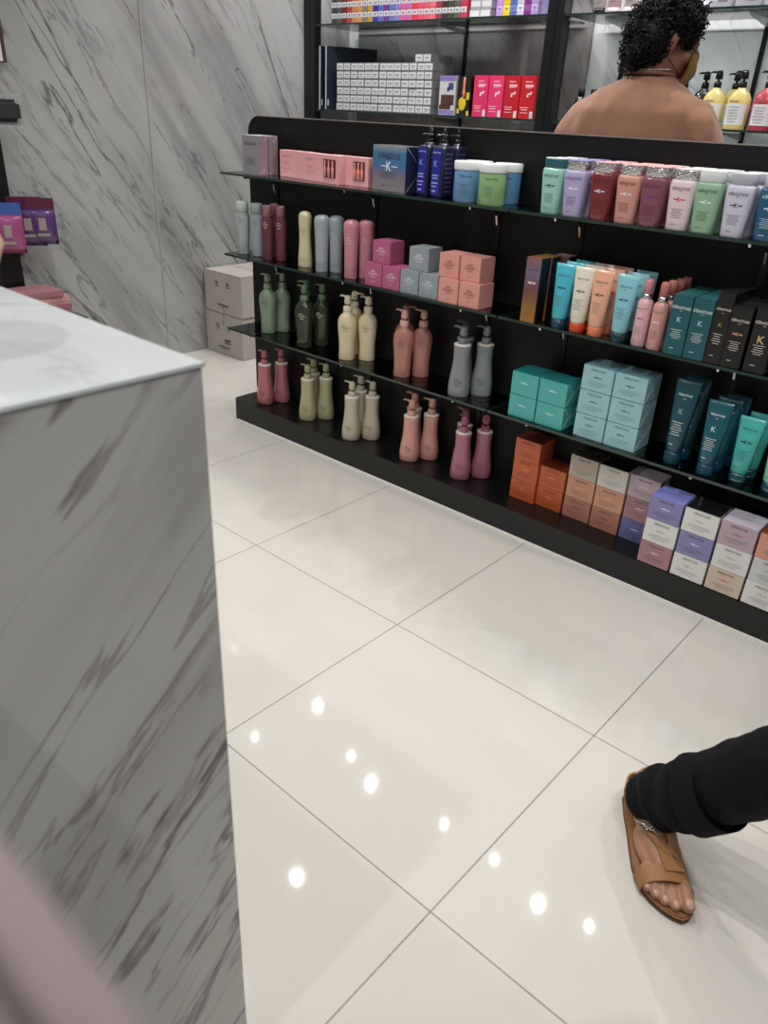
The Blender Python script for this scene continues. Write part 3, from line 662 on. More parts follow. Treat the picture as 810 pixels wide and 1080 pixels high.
def spray(lab, c, capc, x, yf, kc, ink):
    t = thing('spray_bottle', lab, 'spray bottle', (x, yf + .0205, ZM), 0)
    p = [(0, .0185, .0185), (.003, .0205, .0205), (.112, .0205, .0205), (.121, .018, .018), (.125, .0125, .0125), (.127, .0125, .0125)]
    link('bottle_body', cached(('sp', c), lambda: mk_l(p, 2, 26)), mat('spray %s' % (c,), c, .3, coat=.3), t)
    def co():
        b = bmesh.new(); lathe(b, [(0, .0128, .0128), (.013, .0128, .0128)], seg=20); return mk(b)
    link('collar', cached('spc', co), CHROME, t, (0, 0, .126))
    def cp():
        b = bmesh.new(); lathe(b, [(0, .0128, .0128), (.03, .0122, .0122), (.036, .011, .011), (.0375, .008, .008)], seg=20); return mk(b)
    link('cap', cached(('spp', capc), cp), mat('spraycap %s' % (capc,), capc, .35), t, (0, 0, .139))
    L, K = kera(.036, .12, lines=6, zk=.62, zb=.84, big=1.1); S = prof_surf(p, 2)
    link('lettering', cached(('spl', ink), lambda: letter_mesh(L, S)), mat('ink %s' % (ink,), ink, .5), t)
    link('emblem', cached(('spk', kc), lambda: letter_mesh(K, S)), mat('ink %s' % (kc,), kc, .5), t)
spray('pale pink spray bottle with pink cap and red mark, left of the peach sprays', (222, 176, 184), (206, 140, 148), .228, .672, (196, 36, 40), (150, 120, 126))
for k, lab in enumerate(['front peach spray bottle of the row next to the teal cartons', 'second peach spray bottle of the row next to the teal cartons', 'third peach spray bottle of the row next to the teal cartons', 'rear peach spray bottle of the row, nearest the black panel']):
    spray(lab, (204, 150, 142), (190, 118, 108), .2755 + k * .002, .666 + k * .042, (238, 238, 240), (140, 96, 90))
TL = mat('deep teal board', (26, 84, 92), .35, coat=.4); TLT = mat('teal top board', (60, 120, 124), .3)
Lt, Kt = kera(.053, .156, lines=5, zk=.6, zb=.8, big=1.35, bars=False)
for i, (x, lab) in enumerate([(.3365, 'left'), (.392, 'right')]):
    for r in range(3):
        card('tall_carton', 'dark teal upright carton, %s column, %s' % (lab, ['front one with the K sign', 'second from the front', 'rear one by the black panel'][r]), 'carton', x, .665 + r * .0545, ZM, .053, .053, .156, TL, TLT, Lt, Kt, (206, 220, 222), (160, 196, 196), key='teal')
BK = mat('black board glossy', (24, 22, 24), .25, coat=.4); BKT = mat('black top', (44, 42, 44), .25)
Lk, Kk = kera(.048, .16, lines=5, zk=.56, zb=.78, big=1.3, bars=False)
for i, (x, w, h, kc, bars, lab) in enumerate([(.4405, .041, .178, (170, 140, 70), False, 'narrow black carton with gold K, taller, beside the teal cartons'), (.4865, .049, .153, (214, 150, 130), True, 'black carton with copper-barred K, between two other black cartons'), (.545, .052, .16, (198, 170, 100), False, 'black carton with large gold K at the right end of the middle shelf')]):
    Lk, Kk = kera(w, h, lines=5, zk=.56, zb=.78, big=1.3, bars=bars, kw=.3)
    if i == 2: Kk = [('t', 'K', .017, 0, h * .52)]
    for r in range(3):
        card('tall_carton', lab if r == 0 else ['', 'black upright carton, second one back in the row of the %s' % ['narrow gold-K one', 'copper-barred one', 'large gold-K one'][i], 'black upright carton, rear one in the row of the %s' % ['narrow gold-K one', 'copper-barred one', 'large gold-K one'][i]][r], 'carton', x, .668 + r * (.053), ZM, w, .05, h, BK, BKT, Lk, Kk, (206, 200, 190), kc, key=('bk', i))

# ---------- lowest glass shelf, right
TQ = mat('turquoise board', (70, 172, 166), .3, coat=.5); TQT = mat('turquoise lid', (34, 120, 128), .25, coat=.5)
def emb(w, h, ink=None):
    return [('t', 'KÉRASTASE', w * .46, 0, h * .86), ('b', 0, h * .36, w * .6, h * .014), ('b', 0, h * .28, w * .66, h * .014), ('b', -w * .02, h * .2, w * .4, h * .014)], [('t', 'K', w * .07, 0, h * .56), ('b', -w * .09, h * .56, w * .1, h * .03), ('b', w * .09, h * .56, w * .1, h * .03)]
def mask_carton(lab, m, tm, x, yf, z, ink, kc, w=.0955, h=.0725, d=.0955, wrapd=False, key='m'):
    L, K = emb(w, h)
    o = card('mask_carton', lab, 'carton', x, yf, z, w, d, h, m, tm, L, K, ink, kc, key=(key, 'mc'))
    if wrapd: wrap(o, w, d, h)
    return o
for cx, col in ((-.1, 'left'), (.0, 'right')):
    for k in range(2):
        mask_carton('turquoise wrapped carton, %s %s of the block of four on the lowest right shelf' % (['lower', 'upper'][k], col), TQ, TQT, cx, .679, ZL + k * .0735, (90, 186, 182), (224, 244, 242), wrapd=True)
LB = mat('pale blue board', (150, 192, 200), .35, coat=.4); LBT = mat('pale blue lid', (120, 160, 172), .25, coat=.5)
for cx, col in ((.134, 'left'), (.235, 'right')):
    for k in range(3):
        mask_carton('pale blue wrapped carton, %s one of the %s column on the lowest right shelf' % (['bottom', 'middle', 'top'][k], col), LB, LBT, cx, .684, ZL + k * .0735, (92, 128, 136), (40, 70, 84), wrapd=True, w=.097)
D1 = (16, 72, 84); D2 = (14, 84, 100); AQ = (70, 176, 168); MT = (140, 206, 178)
squeeze('tallest dark teal tube, front one beside the pale blue cartons', D1, (10, 62, 78), .385, .69, ZL, 1.08, 1.335, (214, 226, 226), (120, 170, 170), False, False, big=1.0)
squeeze('tallest dark teal tube, standing behind the front one', D1, (10, 62, 78), .392, .742, ZL, 1.08, 1.335, (214, 226, 226), (120, 170, 170), False, False)
squeeze('mid-height teal tube, front one between the tall teal and the aqua tubes', D2, (10, 66, 84), .483, .682, ZL, 1.05, 1.15, (220, 232, 234), (200, 220, 220), False, False)
squeeze('mid-height teal tube, second one back', D2, (10, 66, 84), .490, .732, ZL, 1.05, 1.15, (220, 232, 234), (200, 220, 220), False, False)
squeeze('mid-height teal tube, rear one by the panel', D2, (10, 66, 84), .496, .782, ZL, 1.05, 1.15, (220, 232, 234), (200, 220, 220), False, False)
squeeze('aqua tube with banded dark cap, front one', AQ, (16, 70, 84), .566, .70, ZL, 1.05, 1.0, (30, 96, 96), (22, 40, 44), True, True)
squeeze('aqua tube with banded dark cap, rear one', AQ, (16, 70, 84), .575, .752, ZL, 1.05, 1.0, (30, 96, 96), (22, 40, 44), True, True)
squeeze('mint tube with banded dark cap cut by the right edge of the photo', MT, (16, 70, 84), .652, .70, ZL, 1.05, .98, (60, 120, 100), (30, 50, 50), True, True)

# ---------- base, right: stacked cartons
def bd(name, c, r=.4, coat=.2, metal=0): return mat('board ' + name, c, r, metal, coat)
ORG = bd('orange', (196, 96, 54), .35, .4, .1); BRN = bd('rose brown', (176, 118, 100)); PCH = bd('peach', (208, 152, 126)); OFF = bd('off-white', (216, 212, 204)); GRB = bd('warm grey', (188, 176, 162))
BLU = bd('violet blue', (104, 106, 160)); LAV = bd('lavender', (132, 130, 178)); MAU = bd('dusty mauve', (168, 124, 130)); LIL = bd('lilac pink', (184, 164, 176)); BEI = bd('beige', (208, 188, 170)); WHT = bd('white', (222, 222, 220)); LGY = bd('light grey', (200, 202, 206))
TBLK = mat('black lid board', (26, 28, 32), .2, coat=.5); TGRY = mat('grey lid board', (92, 86, 80), .3); TLAV = mat('lavender lid', (140, 142, 220), .4); TLIL = mat('lilac lid', (206, 192, 212), .4); TORG = mat('orange lid', (140, 60, 34), .3, coat=.4); TMAU = mat('mauve lid', (150, 136, 142), .4)
STK = [(-.094, .746, 'leftmost orange', [(ORG, None, 'orange'), (ORG, None, 'orange'), (ORG, TORG, 'orange')]),
       (.0035, .757, 'shorter two-high orange', [(ORG, None, 'orange'), (ORG, TORG, 'orange')]),
       (.107, .757, 'grey-topped', [(BRN, None, 'rose brown'), (PCH, None, 'peach'), (GRB, TGRY, 'warm grey')]),
       (.2085, .754, 'black-lidded peach', [(BRN, None, 'rose brown'), (PCH, None, 'peach'), (OFF, TBLK, 'off-white black-lidded')]),
       (.310, .757, 'lilac-topped rear', [(BLU, None, 'violet blue'), (MAU, None, 'dusty mauve'), (LIL, TMAU, 'lilac grey')]),
       (.418, .6635, 'lavender-topped front', [(MAU, None, 'dusty mauve'), (WHT, None, 'white'), (LAV, TLAV, 'lavender')]),
       (.520, .6635, 'black-lidded front', [(WHT, None, 'white'), (LAV, None, 'lavender'), (WHT, TBLK, 'white black-lidded')]),
       (.622, .6635, 'lilac-lidded front', [(BEI, None, 'beige'), (WHT, None, 'white'), (LIL, TLIL, 'lilac')]),
       (.724, .6635, 'rightmost', [(WHT, None, 'white'), (LGY, None, 'light grey'), (PCH, TORG, 'salmon orange')])]
KCOL = {'orange': (230, 160, 110), 'rose brown': (90, 50, 48), 'peach': (240, 190, 150), 'warm grey': (220, 170, 70), 'off-white black-lidded': (216, 190, 120), 'violet blue': (230, 230, 250), 'dusty mauve': (240, 226, 228), 'lilac grey': (240, 228, 228), 'white': (170, 170, 172), 'lavender': (236, 236, 250), 'white black-lidded': (180, 180, 180), 'beige': (206, 96, 50), 'lilac': (206, 60, 50), 'light grey': (150, 150, 160), 'salmon orange': (160, 70, 50)}
for x, yf, nm, col in STK:
    for k, (m, tm, cn) in enumerate(col):
        pos = ['bottom', 'middle', 'top'][k] if len(col) == 3 else ['bottom', 'top'][k]
        base = m.name
        ink = {'orange': (150, 66, 36)}.get(cn, (104, 90, 90) if cn not in ('white', 'off-white black-lidded', 'white black-lidded', 'light grey') else (120, 118, 120))
        mask_carton('%s carton, %s of the %s stack on the black base' % (cn, pos, nm), m, tm, x + (k % 2) * .001, yf, ZB + k * .0728, ink, KCOL[cn], key='b')

# ------------------------------------------------------------------ marble counter
MC = marble('counter marble', (math.radians(46), 0, 0), rough=.12, base=(180, 180, 178), vein=(84, 76, 78), scale=1.15, off=(0, 1.35, .9), strength=1.0, cover=.08)
MT_ = marble('counter top marble', (0, math.radians(70), 0), rough=.04, base=(190, 196, 199), vein=(140, 140, 144), scale=.8, off=(.3, 0, 0), strength=.5)
ct = thing('marble_counter', 'tall grey-veined marble counter in the left foreground with glossy white top', 'counter', (.549, -.964, 0))
bm = bmesh.new(); add_box(bm, -2.0, .549, -1.95, -.964, 0, 1.046, 0, .0015); o = link('counter_body', bm, MC, ct); o.location = (-.549, .964, 0)
bm = bmesh.new(); add_box(bm, -2.0, .551, -1.952, -.962, 1.046, 1.05, 0, .0008); o = link('counter_top', bm, MT_, ct); o.location = (-.549, .964, 0)

# ------------------------------------------------------------------ cardboard boxes
CBM = mat('pale cardboard', (176, 170, 164), .75, bump=.2, bscale=60, var=.05)
CINK = mat('carton ink', (50, 46, 46), .7); CTAPE = mat('clear tape', (190, 184, 176), .2)
for k, (z, h, lab) in enumerate([(0, .232, 'pale cardboard shipping box, lower of the two against the marble wall'), (.233, .218, 'pale cardboard shipping box, upper of the two against the marble wall')]):
    w, d = .322, .36
    t = thing('cardboard_box', lab, 'cardboard box', (-2.525 + w / 2 + k * .008, 1.236 + d / 2, z))
    bm = bmesh.new(); add_box(bm, -w / 2, w / 2, -d / 2, d / 2, 0, h - .003, 0, .003); link('carton', bm, CBM, t)
    for s in (-1, 1):
        bm = bmesh.new(); add_box(bm, -w / 2 + .001, w / 2 - .001, (.0015 if s > 0 else -d / 2 + .001), (d / 2 - .001 if s > 0 else -.0015), h - .003, h, 0, .001); link('flap', bm, CBM, t)
    bm = bmesh.new(); add_box(bm, -w / 2, w / 2, -.024, .024, h, h + .0006); add_box(bm, -w / 2 - .0, w / 2, -.0, .001, h, h + .0007); link('tape', bm, CTAPE, t)
    S = lambda X, Z: -d / 2
    def sym(x, z): return [('b', x, z + .013, .026, .003), ('b', x, z - .013, .026, .003), ('b', x - .012, z, .003, .026), ('b', x + .012, z, .003, .026), ('b', x, z + .003, .01, .012), ('b', x, z - .006, .004, .008)]
    pc = sym(-.05, .155) + sym(.045, .155) + [('b', 0, .045, .10, .007), ('b', 0, .034, .07, .003)]
    if k == 0: pc += [('b', .03, .085, .05, .012), ('b', .03, .07, .06, .006)]
    link('printing', letter_mesh(pc, S), CINK, t)
    # zig-zag handling mark down the middle
    b = bmesh.new(); pts = [(0.0, -d / 2 - .0006, h - .005), (.012, -d / 2 - .0006, h - .03), (-.006, -d / 2 - .0006, h - .035), (.006, -d / 2 - .0006, h - .065)] if k == 0 else [(0.012, -d / 2 - .0006, .05), (-.006, -d / 2 - .0006, .022), (.008, -d / 2 - .0006, .018), (-.004, -d / 2 - .0006, .0)]
    tube(b, pts, .0012, 5); link('tape_end', b, CINK, t)

# ------------------------------------------------------------------ back shelving
BX = thing('back_shelving', 'tall black-framed wall shelving with glass shelves behind the display', 'shelving unit', (-.6, 2.2, 0))
def B0(o): o.location = (.6, -2.2, 0); return o
PST = mat('black frame', (16, 16, 18), .35)
for x0, x1 in ((-2.528, -2.445), (-1.003, -.922), (.62, .73), (2.2, 2.3)):
    bm = bmesh.new(); add_box(bm, x0, x1, 2.0, 2.05, 0, CEIL - .002, 0, .001)
    if True: add_box(bm, x0 + (x1 - x0) * .55, x0 + (x1 - x0) * .57, 1.998, 2.0, 0, CEIL - .01)
    B0(link('frame_post', bm, PST, BX))
GP = marble('smoky marble panel', (0, math.radians(35), 0), rough=.06, base=(132, 128, 128), vein=(74, 70, 72), off=(.2, 0, .9))  # darker colours stand in for weaker light and dark reflections in this bay
bm = bmesh.new(); add_box(bm, -2.445, -.97, 2.345, 2.359, .3, CEIL - .01); B0(link('back_panel', bm, GP, BX))
ZS1, ZS2 = 1.247, 1.655
for zz in (.85, ZS1, ZS2, 2.06):
    for x0, x1 in ((-2.445, -1.003), (-.922, .62), (.73, 2.2)):
        B0(glass_shelf(x0 + .002, x1 - .002, 2.01, 2.33, zz - (.003 if x0 > -1 else 0) + (.005 if zz == ZS1 else 0), BX))
bm = bmesh.new(); add_box(bm, -2.445, 2.2, 2.052, 2.34, .0, .5, 0, .002); B0(link('base_cabinet', bm, PST, BX))
for x in (-1.68, -1.1, -.79, -.19, .4):
    bm = bmesh.new(); add_box(bm, x - .009, x + .009, 2.335, 2.346, .5, 2.6); B0(link('slotted_upright', bm, mat('dark steel', (34, 34, 36), .35, .6), BX))
    for zz in (ZS1, ZS2):
        bm = bmesh.new(); v = []
        for xx in (x - .002, x + .002):
            v.append([bm.verts.new(q) for q in ((xx, 2.335, zz - .012), (xx, 2.335, zz - .04), (xx, 2.12, zz - .018), (xx, 2.12, zz - .010))])
        bm.faces.new(v[0]); bm.faces.new(v[1][::-1])
        for i in range(4): bm.faces.new((v[0][i], v[0][(i + 1) % 4], v[1][(i + 1) % 4], v[1][i]))
        B0(link('bracket', bm, mat('satin steel', (150, 152, 154), .3, .8), BX))
for x0, x1 in ((-2.38, -1.05), (-.90, .60)):  # unseen strips and area lamps added to brighten the back wall and boxes
    bm = bmesh.new(); add_box(bm, x0, x1, 2.03, 2.045, 2.04, 2.051); B0(link('led_strip', bm, mat('led diffuser', (250, 250, 250), .5, emis=6), BX))
    ld = bpy.data.lights.new('led', 'AREA'); ld.shape = 'RECTANGLE'; ld.size = x1 - x0; ld.size_y = .02; ld.energy = 9; ld.color = (.95, .98, 1)
    l = bpy.data.objects.new('led_light', ld); C.objects.link(l); l.parent = BX; l.location = ((x0 + x1) / 2 + .6, 2.038 - 2.2, 2.036); l.rotation_euler = (math.radians(25), 0, 0)
ZA = ZS1 + .005; ZA_R = ZS1 - .003 + .005; ZBk = ZS2 - .003
# folders
NV = mat('navy board cover', (22, 32, 52), .4)
for i, (x, yy, rz, lab) in enumerate([(-2.436, 2.03, 1.42, 'large navy folder standing upright, left one nearest the black post'), (-2.388, 2.03, 1.12, 'large navy folder standing upright at a slant, right one behind the white boxes')]):
    t = thing('folder', lab, 'folder', (x, yy, ZA), rz - .0)
    L_ = .26 if i == 0 else .30
    bm = bmesh.new(); add_box(bm, .004, L_, -.004, .004, .0, .305, 0, .001); link('cover', bm, NV, t)
    bm = bmesh.new(); add_box(bm, 0, .004, -.0045, .0045, 0, .305, 0, .001); link('page_edge', bm, mat('white edge', (214, 214, 216), .5), t)
    bm = bmesh.new(); add_box(bm, .012, .018, -.0047, -.0040, .02, .05); link('spine_mark', bm, mat('ink white', (220, 220, 222), .5), t)
# white colour boxes
WB = mat('white label end', (222, 222, 226), .45); GB = mat('grey box side', (120, 120, 124), .4)
def wbox_mesh(w, d, h, lab=True):
    b = bmesh.new(); add_box(b, -w / 2, w / 2, -d / 2, d / 2, 0, h, 0, .0008, 1)
    return mk(b)
def hairbox(name, lab, cat, x, y, z, w, d, h, sidem, labm, lz0, lz1, group, inkm=None):
    t = thing(name, lab, cat, (x, y + d / 2, z), 0, group)
    link('carton', cached(('hb', w, d, h, sidem.name), lambda: wbox_mesh(w, d, h)), sidem, t)
    link('end_label', cached(('hl', w, d, h, labm.name, lz0), lambda: letter_mesh([('b', 0, (lz0 + lz1) / 2 * h, w * .9, (lz1 - lz0) * h)], lambda X, Z: -d / 2)), labm, t)
    if inkm: link('lettering', cached(('hi', w, d, h, inkm.name, lz0), lambda: letter_mesh([('b', 0, (lz0 * .45 + lz1 * .55) * h, w * .5, h * .12), ('b', 0, (lz0 * .75 + lz1 * .25) * h, w * .35, h * .05)], lambda X, Z: -d / 2 - .0006)), inkm, t)
ORD = 'first second third fourth fifth sixth seventh eighth ninth tenth eleventh twelfth thirteenth fourteenth fifteenth sixteenth seventeenth eighteenth nineteenth twentieth twenty-first twenty-second twenty-third twenty-fourth'.split()
ROW = ['bottom row', 'second lowest row', 'third lowest row', 'third highest row', 'second highest row', 'top row']
TN = 'charcoal grey wine red orange-brown gold taupe ochre indigo periwinkle violet steel-blue lavender pink orchid scarlet coral salmon rose burgundy dark-brown olive slate crimson'.split(); TN = TN[:2] + ['wine'] + TN[3:]; TN = (TN + ['crimson'] * 24)[:24]
GI = mat('grey print', (120, 124, 136), .5)
w_, h_ = .0508, .0368
for r in range(6):
    for c in range(13):
        jx = random.uniform(-.001, .001); jy = random.uniform(0, .006)
        hairbox('hair_colour_box', 'white-ended hair colour box, %s from left in the %s of the block' % (ORD[c], ROW[r]), 'box', -2.276 + c * .0513 + jx, 2.03 + jy, ZA + r * (h_ + .0008), w_, .17, h_, GB, WB, .12, .92, 'white-ended hair colour boxes', GI)
for c, lab in ((11, 'white-ended hair colour box on top of the block, left of the two'), (12, 'white-ended hair colour box on top of the block, right of the two')):
    hairbox('hair_colour_box', lab, 'box', -2.276 + c * .0513 - .018, 2.034, ZA + 6 * (h_ + .0008), w_, .17, h_, GB, WB, .12, .92, None, GI)
# colourful tint boxes on the upper shelf
pal = [(60, 60, 64), (88, 84, 88), (110, 30, 54), (178, 60, 60), (196, 130, 90), (206, 150, 70), (130, 120, 110), (190, 150, 60), (62, 44, 150), (96, 110, 190), (120, 50, 140), (96, 120, 190), (140, 130, 190), (220, 90, 160), (190, 110, 170), (226, 60, 60), (226, 80, 120), (216, 100, 110), (230, 110, 120), (150, 60, 80), (60, 50, 50), (70, 70, 56), (90, 92, 90), (190, 60, 80)]
for r in range(3):
    for c in range(24):
        cc = pal[c]; m = mat('tint %d' % c, cc, .4)
        hairbox('tint_box', '%s tint box, %s from left in the %s of the upper shelf' % (TN[c], ORD[c], ['bottom row', 'middle row', 'top row'][r]), 'box', -2.327 + c * .0371, 2.03, ZS2 + r * .0485, .0362, .15, .0478, m, WB, .48, .94, 'multicoloured tint boxes on the upper shelf', GI)
for r in range(3):
    for c in range(4):
        hairbox('long_white_box', 'long pale carton in the pile between the tint boxes, %s layer, %s %s' % (['bottom', 'middle', 'top'][r], ['front', 'rear'][c // 2], ['left', 'right'][c % 2]), 'box', -1.418 + (c % 2) * .06 + r * .004, 2.04 + (c // 2) * .13, ZS2 + r * .036, .058, .12, .035, mat('pale grey carton', (176, 176, 182), .4), WB, .2, .8, 'grey-white long cartons on the upper shelf')
pal2 = [(190, 150, 216), (232, 206, 40), (90, 110, 190), (200, 204, 220), (130, 40, 130), (170, 150, 206)]
for r in range(3):
    for c in range(6):
        nm = ['lilac', 'yellow', 'blue', 'pale grey', 'purple', 'light violet'][c]
        hairbox('toner_box', '%s toner box, %s of its column on the upper back shelf' % (nm, ['bottom one', 'middle one', 'top one'][r]), 'box', -1.272 + c * .0365, 2.03, ZS2 + r * .0445, .0358, .14, .044, mat('toner %d' % c, pal2[c], .4), mat('toner label %d' % c, tuple(min(255, q + 34) for q in pal2[c]), .4), .35, .9, None, GI)
# picture boxes and red / pink boxes
t = thing('picture_carton', 'tall white and lilac hair colour carton with a dark photo panel', 'carton', (-1.547, 2.08, ZA))
bm = bmesh.new(); add_box(bm, -.05, .05, -.035, .035, 0, .17, 0, .001); link('carton', bm, mat('white carton', (206, 206, 212), .4), t)
link('purple_band', letter_mesh([('b', 0, .012, .096, .02), ('b', 0, .158, .096, .022)], lambda X, Z: -.035), mat('lilac print', (140, 120, 190), .4), t)
link('picture', letter_mesh([('b', .004, .066, .08, .045), ('b', -.01, .035, .07, .02)], lambda X, Z: -.035), mat('brown print', (86, 54, 50), .4), t)
link('flower_print', letter_mesh([('b', .022, .125, .03, .03), ('b', .005, .112, .014, .02)], lambda X, Z: -.0352), mat('indigo print', (70, 70, 140), .4), t)
t = thing('picture_carton', 'black and yellow carton with a pink brush picture', 'carton', (-1.442, 2.08, ZA), -.1)
bm = bmesh.new(); add_box(bm, -.042, .042, -.035, .035, 0, .17, 0, .001); link('carton', bm, mat('black carton', (26, 22, 20), .35), t)
bm = bmesh.new(); lathe(bm, [(0, .001, .001), (.01, .018, .001), (.03, .025, .001), (.05, .02, .001), (.06, .004, .001)], seg=18, cy=-.0362); link('yellow_print', bm, mat('yellow print', (222, 196, 40), .4), t, (-.006, 0, .02))
bm = bmesh.new(); lathe(bm, [(.07, .006, .001), (.1, .01, .001), (.12, .006, .001), (.15, .008, .001), (.164, .004, .001)], seg=14, cy=-.0362); link('brush_print', bm, mat('peach print', (222, 140, 110), .4), t)
link('corner_print', letter_mesh([('b', .028, .085, .02, .03), ('b', -.03, .02, .015, .02), ('b', .032, .012, .016, .02)], lambda X, Z: -.0353), mat('yellow print', (222, 196, 40), .4), t)
t = tag(link('slim_carton', (lambda b: (add_box(b, -.005, .005, -.035, .035, 0, .168, 0, .0008), b)[1])(bmesh.new()), mat('amber carton', (214, 150, 40), .4), None, (-1.386, 2.085, ZA)), 'very thin amber carton edge left of the pink cartons', 'carton')
def wella(lab, c, x):
    w = .083; m = mat('care carton %s' % (c,), c, .35, coat=.3)
    o = card('care_carton', lab, 'carton', x, 2.03, ZA, w, .09, .172, m, None, [('b', .0, .148, .036, .004), ('b', .005, .132, .042, .010), ('b', 0, .124, .03, .002), ('b', -.012, .045, .045, .003), ('b', -.012, .036, .035, .004), ('b', -.012, .024, .04, .003)], [('b', .008, .1, .022, .006), ('b', .0, .094, .008, .014), ('b', .018, .106, .01, .004)], (246, 190, 200), (250, 236, 240), key=('we', c))
    link('price_sticker', cached('stk', lambda: letter_mesh([('b', .028, .016, .016, .028)], lambda X, Z: -.045)), WB, o)
wella('hot pink care carton, left one', (226, 52, 110), -1.336); wella('hot pink care carton, right one beside the red', (232, 56, 112), -1.249)
wella('red care carton, left one beside the pink', (196, 28, 44), -1.160); wella('red care carton, right one near the black post', (204, 30, 46), -1.073)
# bottles at right
def salonb(lab, c, x, y, z, h=.145, r=.044, pumpc=(18, 18, 20), label=(222, 222, 228), top=True, s=1.1):
    t = thing('salon_pump_bottle', lab, 'pump bottle', (x, y, z), .15)
    p = [(0, r * .86, r * .62), (.004, r * .92, r * .68), (h * .5, r, r * .74), (h * .74, r * .96, r * .72), (h * .88, r * .72, r * .56), (h * .97, r * .36, r * .36), (h, r * .32, r * .32)]
    link('bottle_body', cached(('slb', c, h, r), lambda: mk_l(p, 2.6, 28)), mat('salon %s' % (c,), c, .25, coat=.5), t)
    pump(t, h, mat('black plastic', (18, 18, 20), .2), .0145, s * .95, PI * .85)
    if label: 
        S = prof_surf(p, 2.6)
        def lb():
            b = bmesh.new(); n = 14
            for i in range(n):
                xs = [(-r * .8 + 1.6 * r * (i + q) / n) for q in (0, 1)]
                for k in range(4):
                    zz = [h * (.12 + .5 * (k + q) / 4) for q in (0, 1)]
                    b.faces.new([b.verts.new((X, S(X, Z) - .0006, Z)) for X, Z in ((xs[0], zz[0]), (xs[1], zz[0]), (xs[1], zz[1]), (xs[0], zz[1]))])
            me = bpy.data.meshes.new('l'); b.to_mesh(me); b.free(); return me
        link('front_label', cached(('sll', h, r), lb), mat('pale label', label, .4), t)
        link('lettering', cached(('slt', h, r), lambda: letter_mesh([('b', -r * .3, h * .68, r * .8, .0035)] + [('b', -r * .2, h * (.54 - i * .07), r * (1.0 - .15 * (i % 3)), .0018) for i in range(6)], lambda X, Z: S(X, Z) - .0008)), mat('grey print', (120, 124, 136), .5), t)
YEL = (226, 204, 128); RED = (190, 60, 78); NVY = (28, 46, 76); BKB = (22, 20, 22)
salonb('yellow pump bottle with white label, front one on the back shelf', YEL, -.152, 2.11, ZA_R)
salonb('yellow pump bottle partly behind the shoulder of the person', YEL, -.262, 2.14, ZA_R)
salonb('yellow pump bottle at the back between the two other yellow ones', YEL, -.225, 2.24, ZA_R)
salonb('raspberry red pump bottle with white label, front one', RED, -.05, 2.10, ZA_R)
salonb('raspberry red pump bottle behind, at the right edge of the photo', RED, -.035, 2.21, ZA_R)
salonb('navy pump bottle with white label cut by the right edge of the photo', NVY, .05, 2.10, ZA_R)
salonb('dark pump bottle behind the mask of the person, left one', BKB, -.405, 2.16, ZA_R, label=None)
salonb('dark pump bottle behind the shoulder of the person, right one', BKB, -.335, 2.2, ZA_R, label=None)
for i, (x, y) in enumerate([(-.84, 2.1), (-.79, 2.12), (-.735, 2.14)]):
    t = thing('tonic_bottle', 'small dark bottle with a pink and white label, %s' % ['leftmost by the black post', 'middle one', 'right one hidden behind the shoulder'][i], 'bottle', (x, y, ZA_R), .3)
    p = [(0, .026, .026), (.003, .028, .028), (.075, .028, .028), (.09, .022, .022), (.098, .013, .013), (.104, .013, .013)]
    link('bottle_body', cached('tnb', lambda: mk_l(p, 2, 20)), mat('dark bottle', (30, 18, 20), .2, coat=.5), t)
    def lb():
        b = bmesh.new(); lathe(b, [(.008, .0284, .0284), (.066, .0284, .0284)], seg=20, cap=(False, False)); return mk(b)
    link('label_band', cached('tnl', lb), mat('pink white label', (226, 190, 196), .4, var=.3, bscale=90), t)
    link('lettering', cached('tnt', lambda: letter_mesh([('t', 'R', .014, 0, .036), ('b', 0, .055, .03, .006)], lambda X, Z: -.0289)), mat('ink red', (190, 40, 60), .5), t)
    def cp():
        b = bmesh.new(); lathe(b, [(0, .015, .015), (.026, .014, .014), (.028, .011, .011)], seg=18); return mk(b)
    link('cap', cached('tnc', cp), mat('black plastic', (18, 18, 20), .2), t, (0, 0, .103))
for x, w, c, cc, lab in [(-.802, .052, (226, 204, 210), (20, 18, 20), 'pink-white inverted tube with black cap on the upper back shelf'), (-.737, .058, (232, 190, 196), (226, 196, 204), 'soft pink bottle with pink cap on the upper back shelf'),
                         (-.662, .058, (228, 206, 212), (222, 204, 210), 'whitish pink bottle to the right of the soft pink one'), (-.578, .054, (190, 206, 222), (22, 20, 24), 'light blue inverted tube with black cap above the head of the person')]:
    t = thing('inverted_tube', lab, 'tube', (x, 2.08, ZBk)); r = w / 2
    link('cap', (lambda b: (lathe(b, [(0, r * .92, r * .7), (.022, r * .95, r * .72)], 2.2), b)[1])(bmesh.new()), mat('cap %s' % (cc,), cc, .3), t)
    link('tube_body', (lambda b: (lathe(b, [(.022, r * .97, r * .74), (.08, r, r * .6), (.14, r, r * .3), (.17, r, .003)], 2.2), b)[1])(bmesh.new()), mat('tube %s' % (c,), c, .35), t)
    link('lettering', letter_mesh([('b', 0, .05, w * .6, .003), ('b', 0, .04, w * .5, .002), ('b', 0, .07, w * .5, .006)], lambda X, Z: -r * .8), mat('grey print', (120, 124, 136), .5), t)
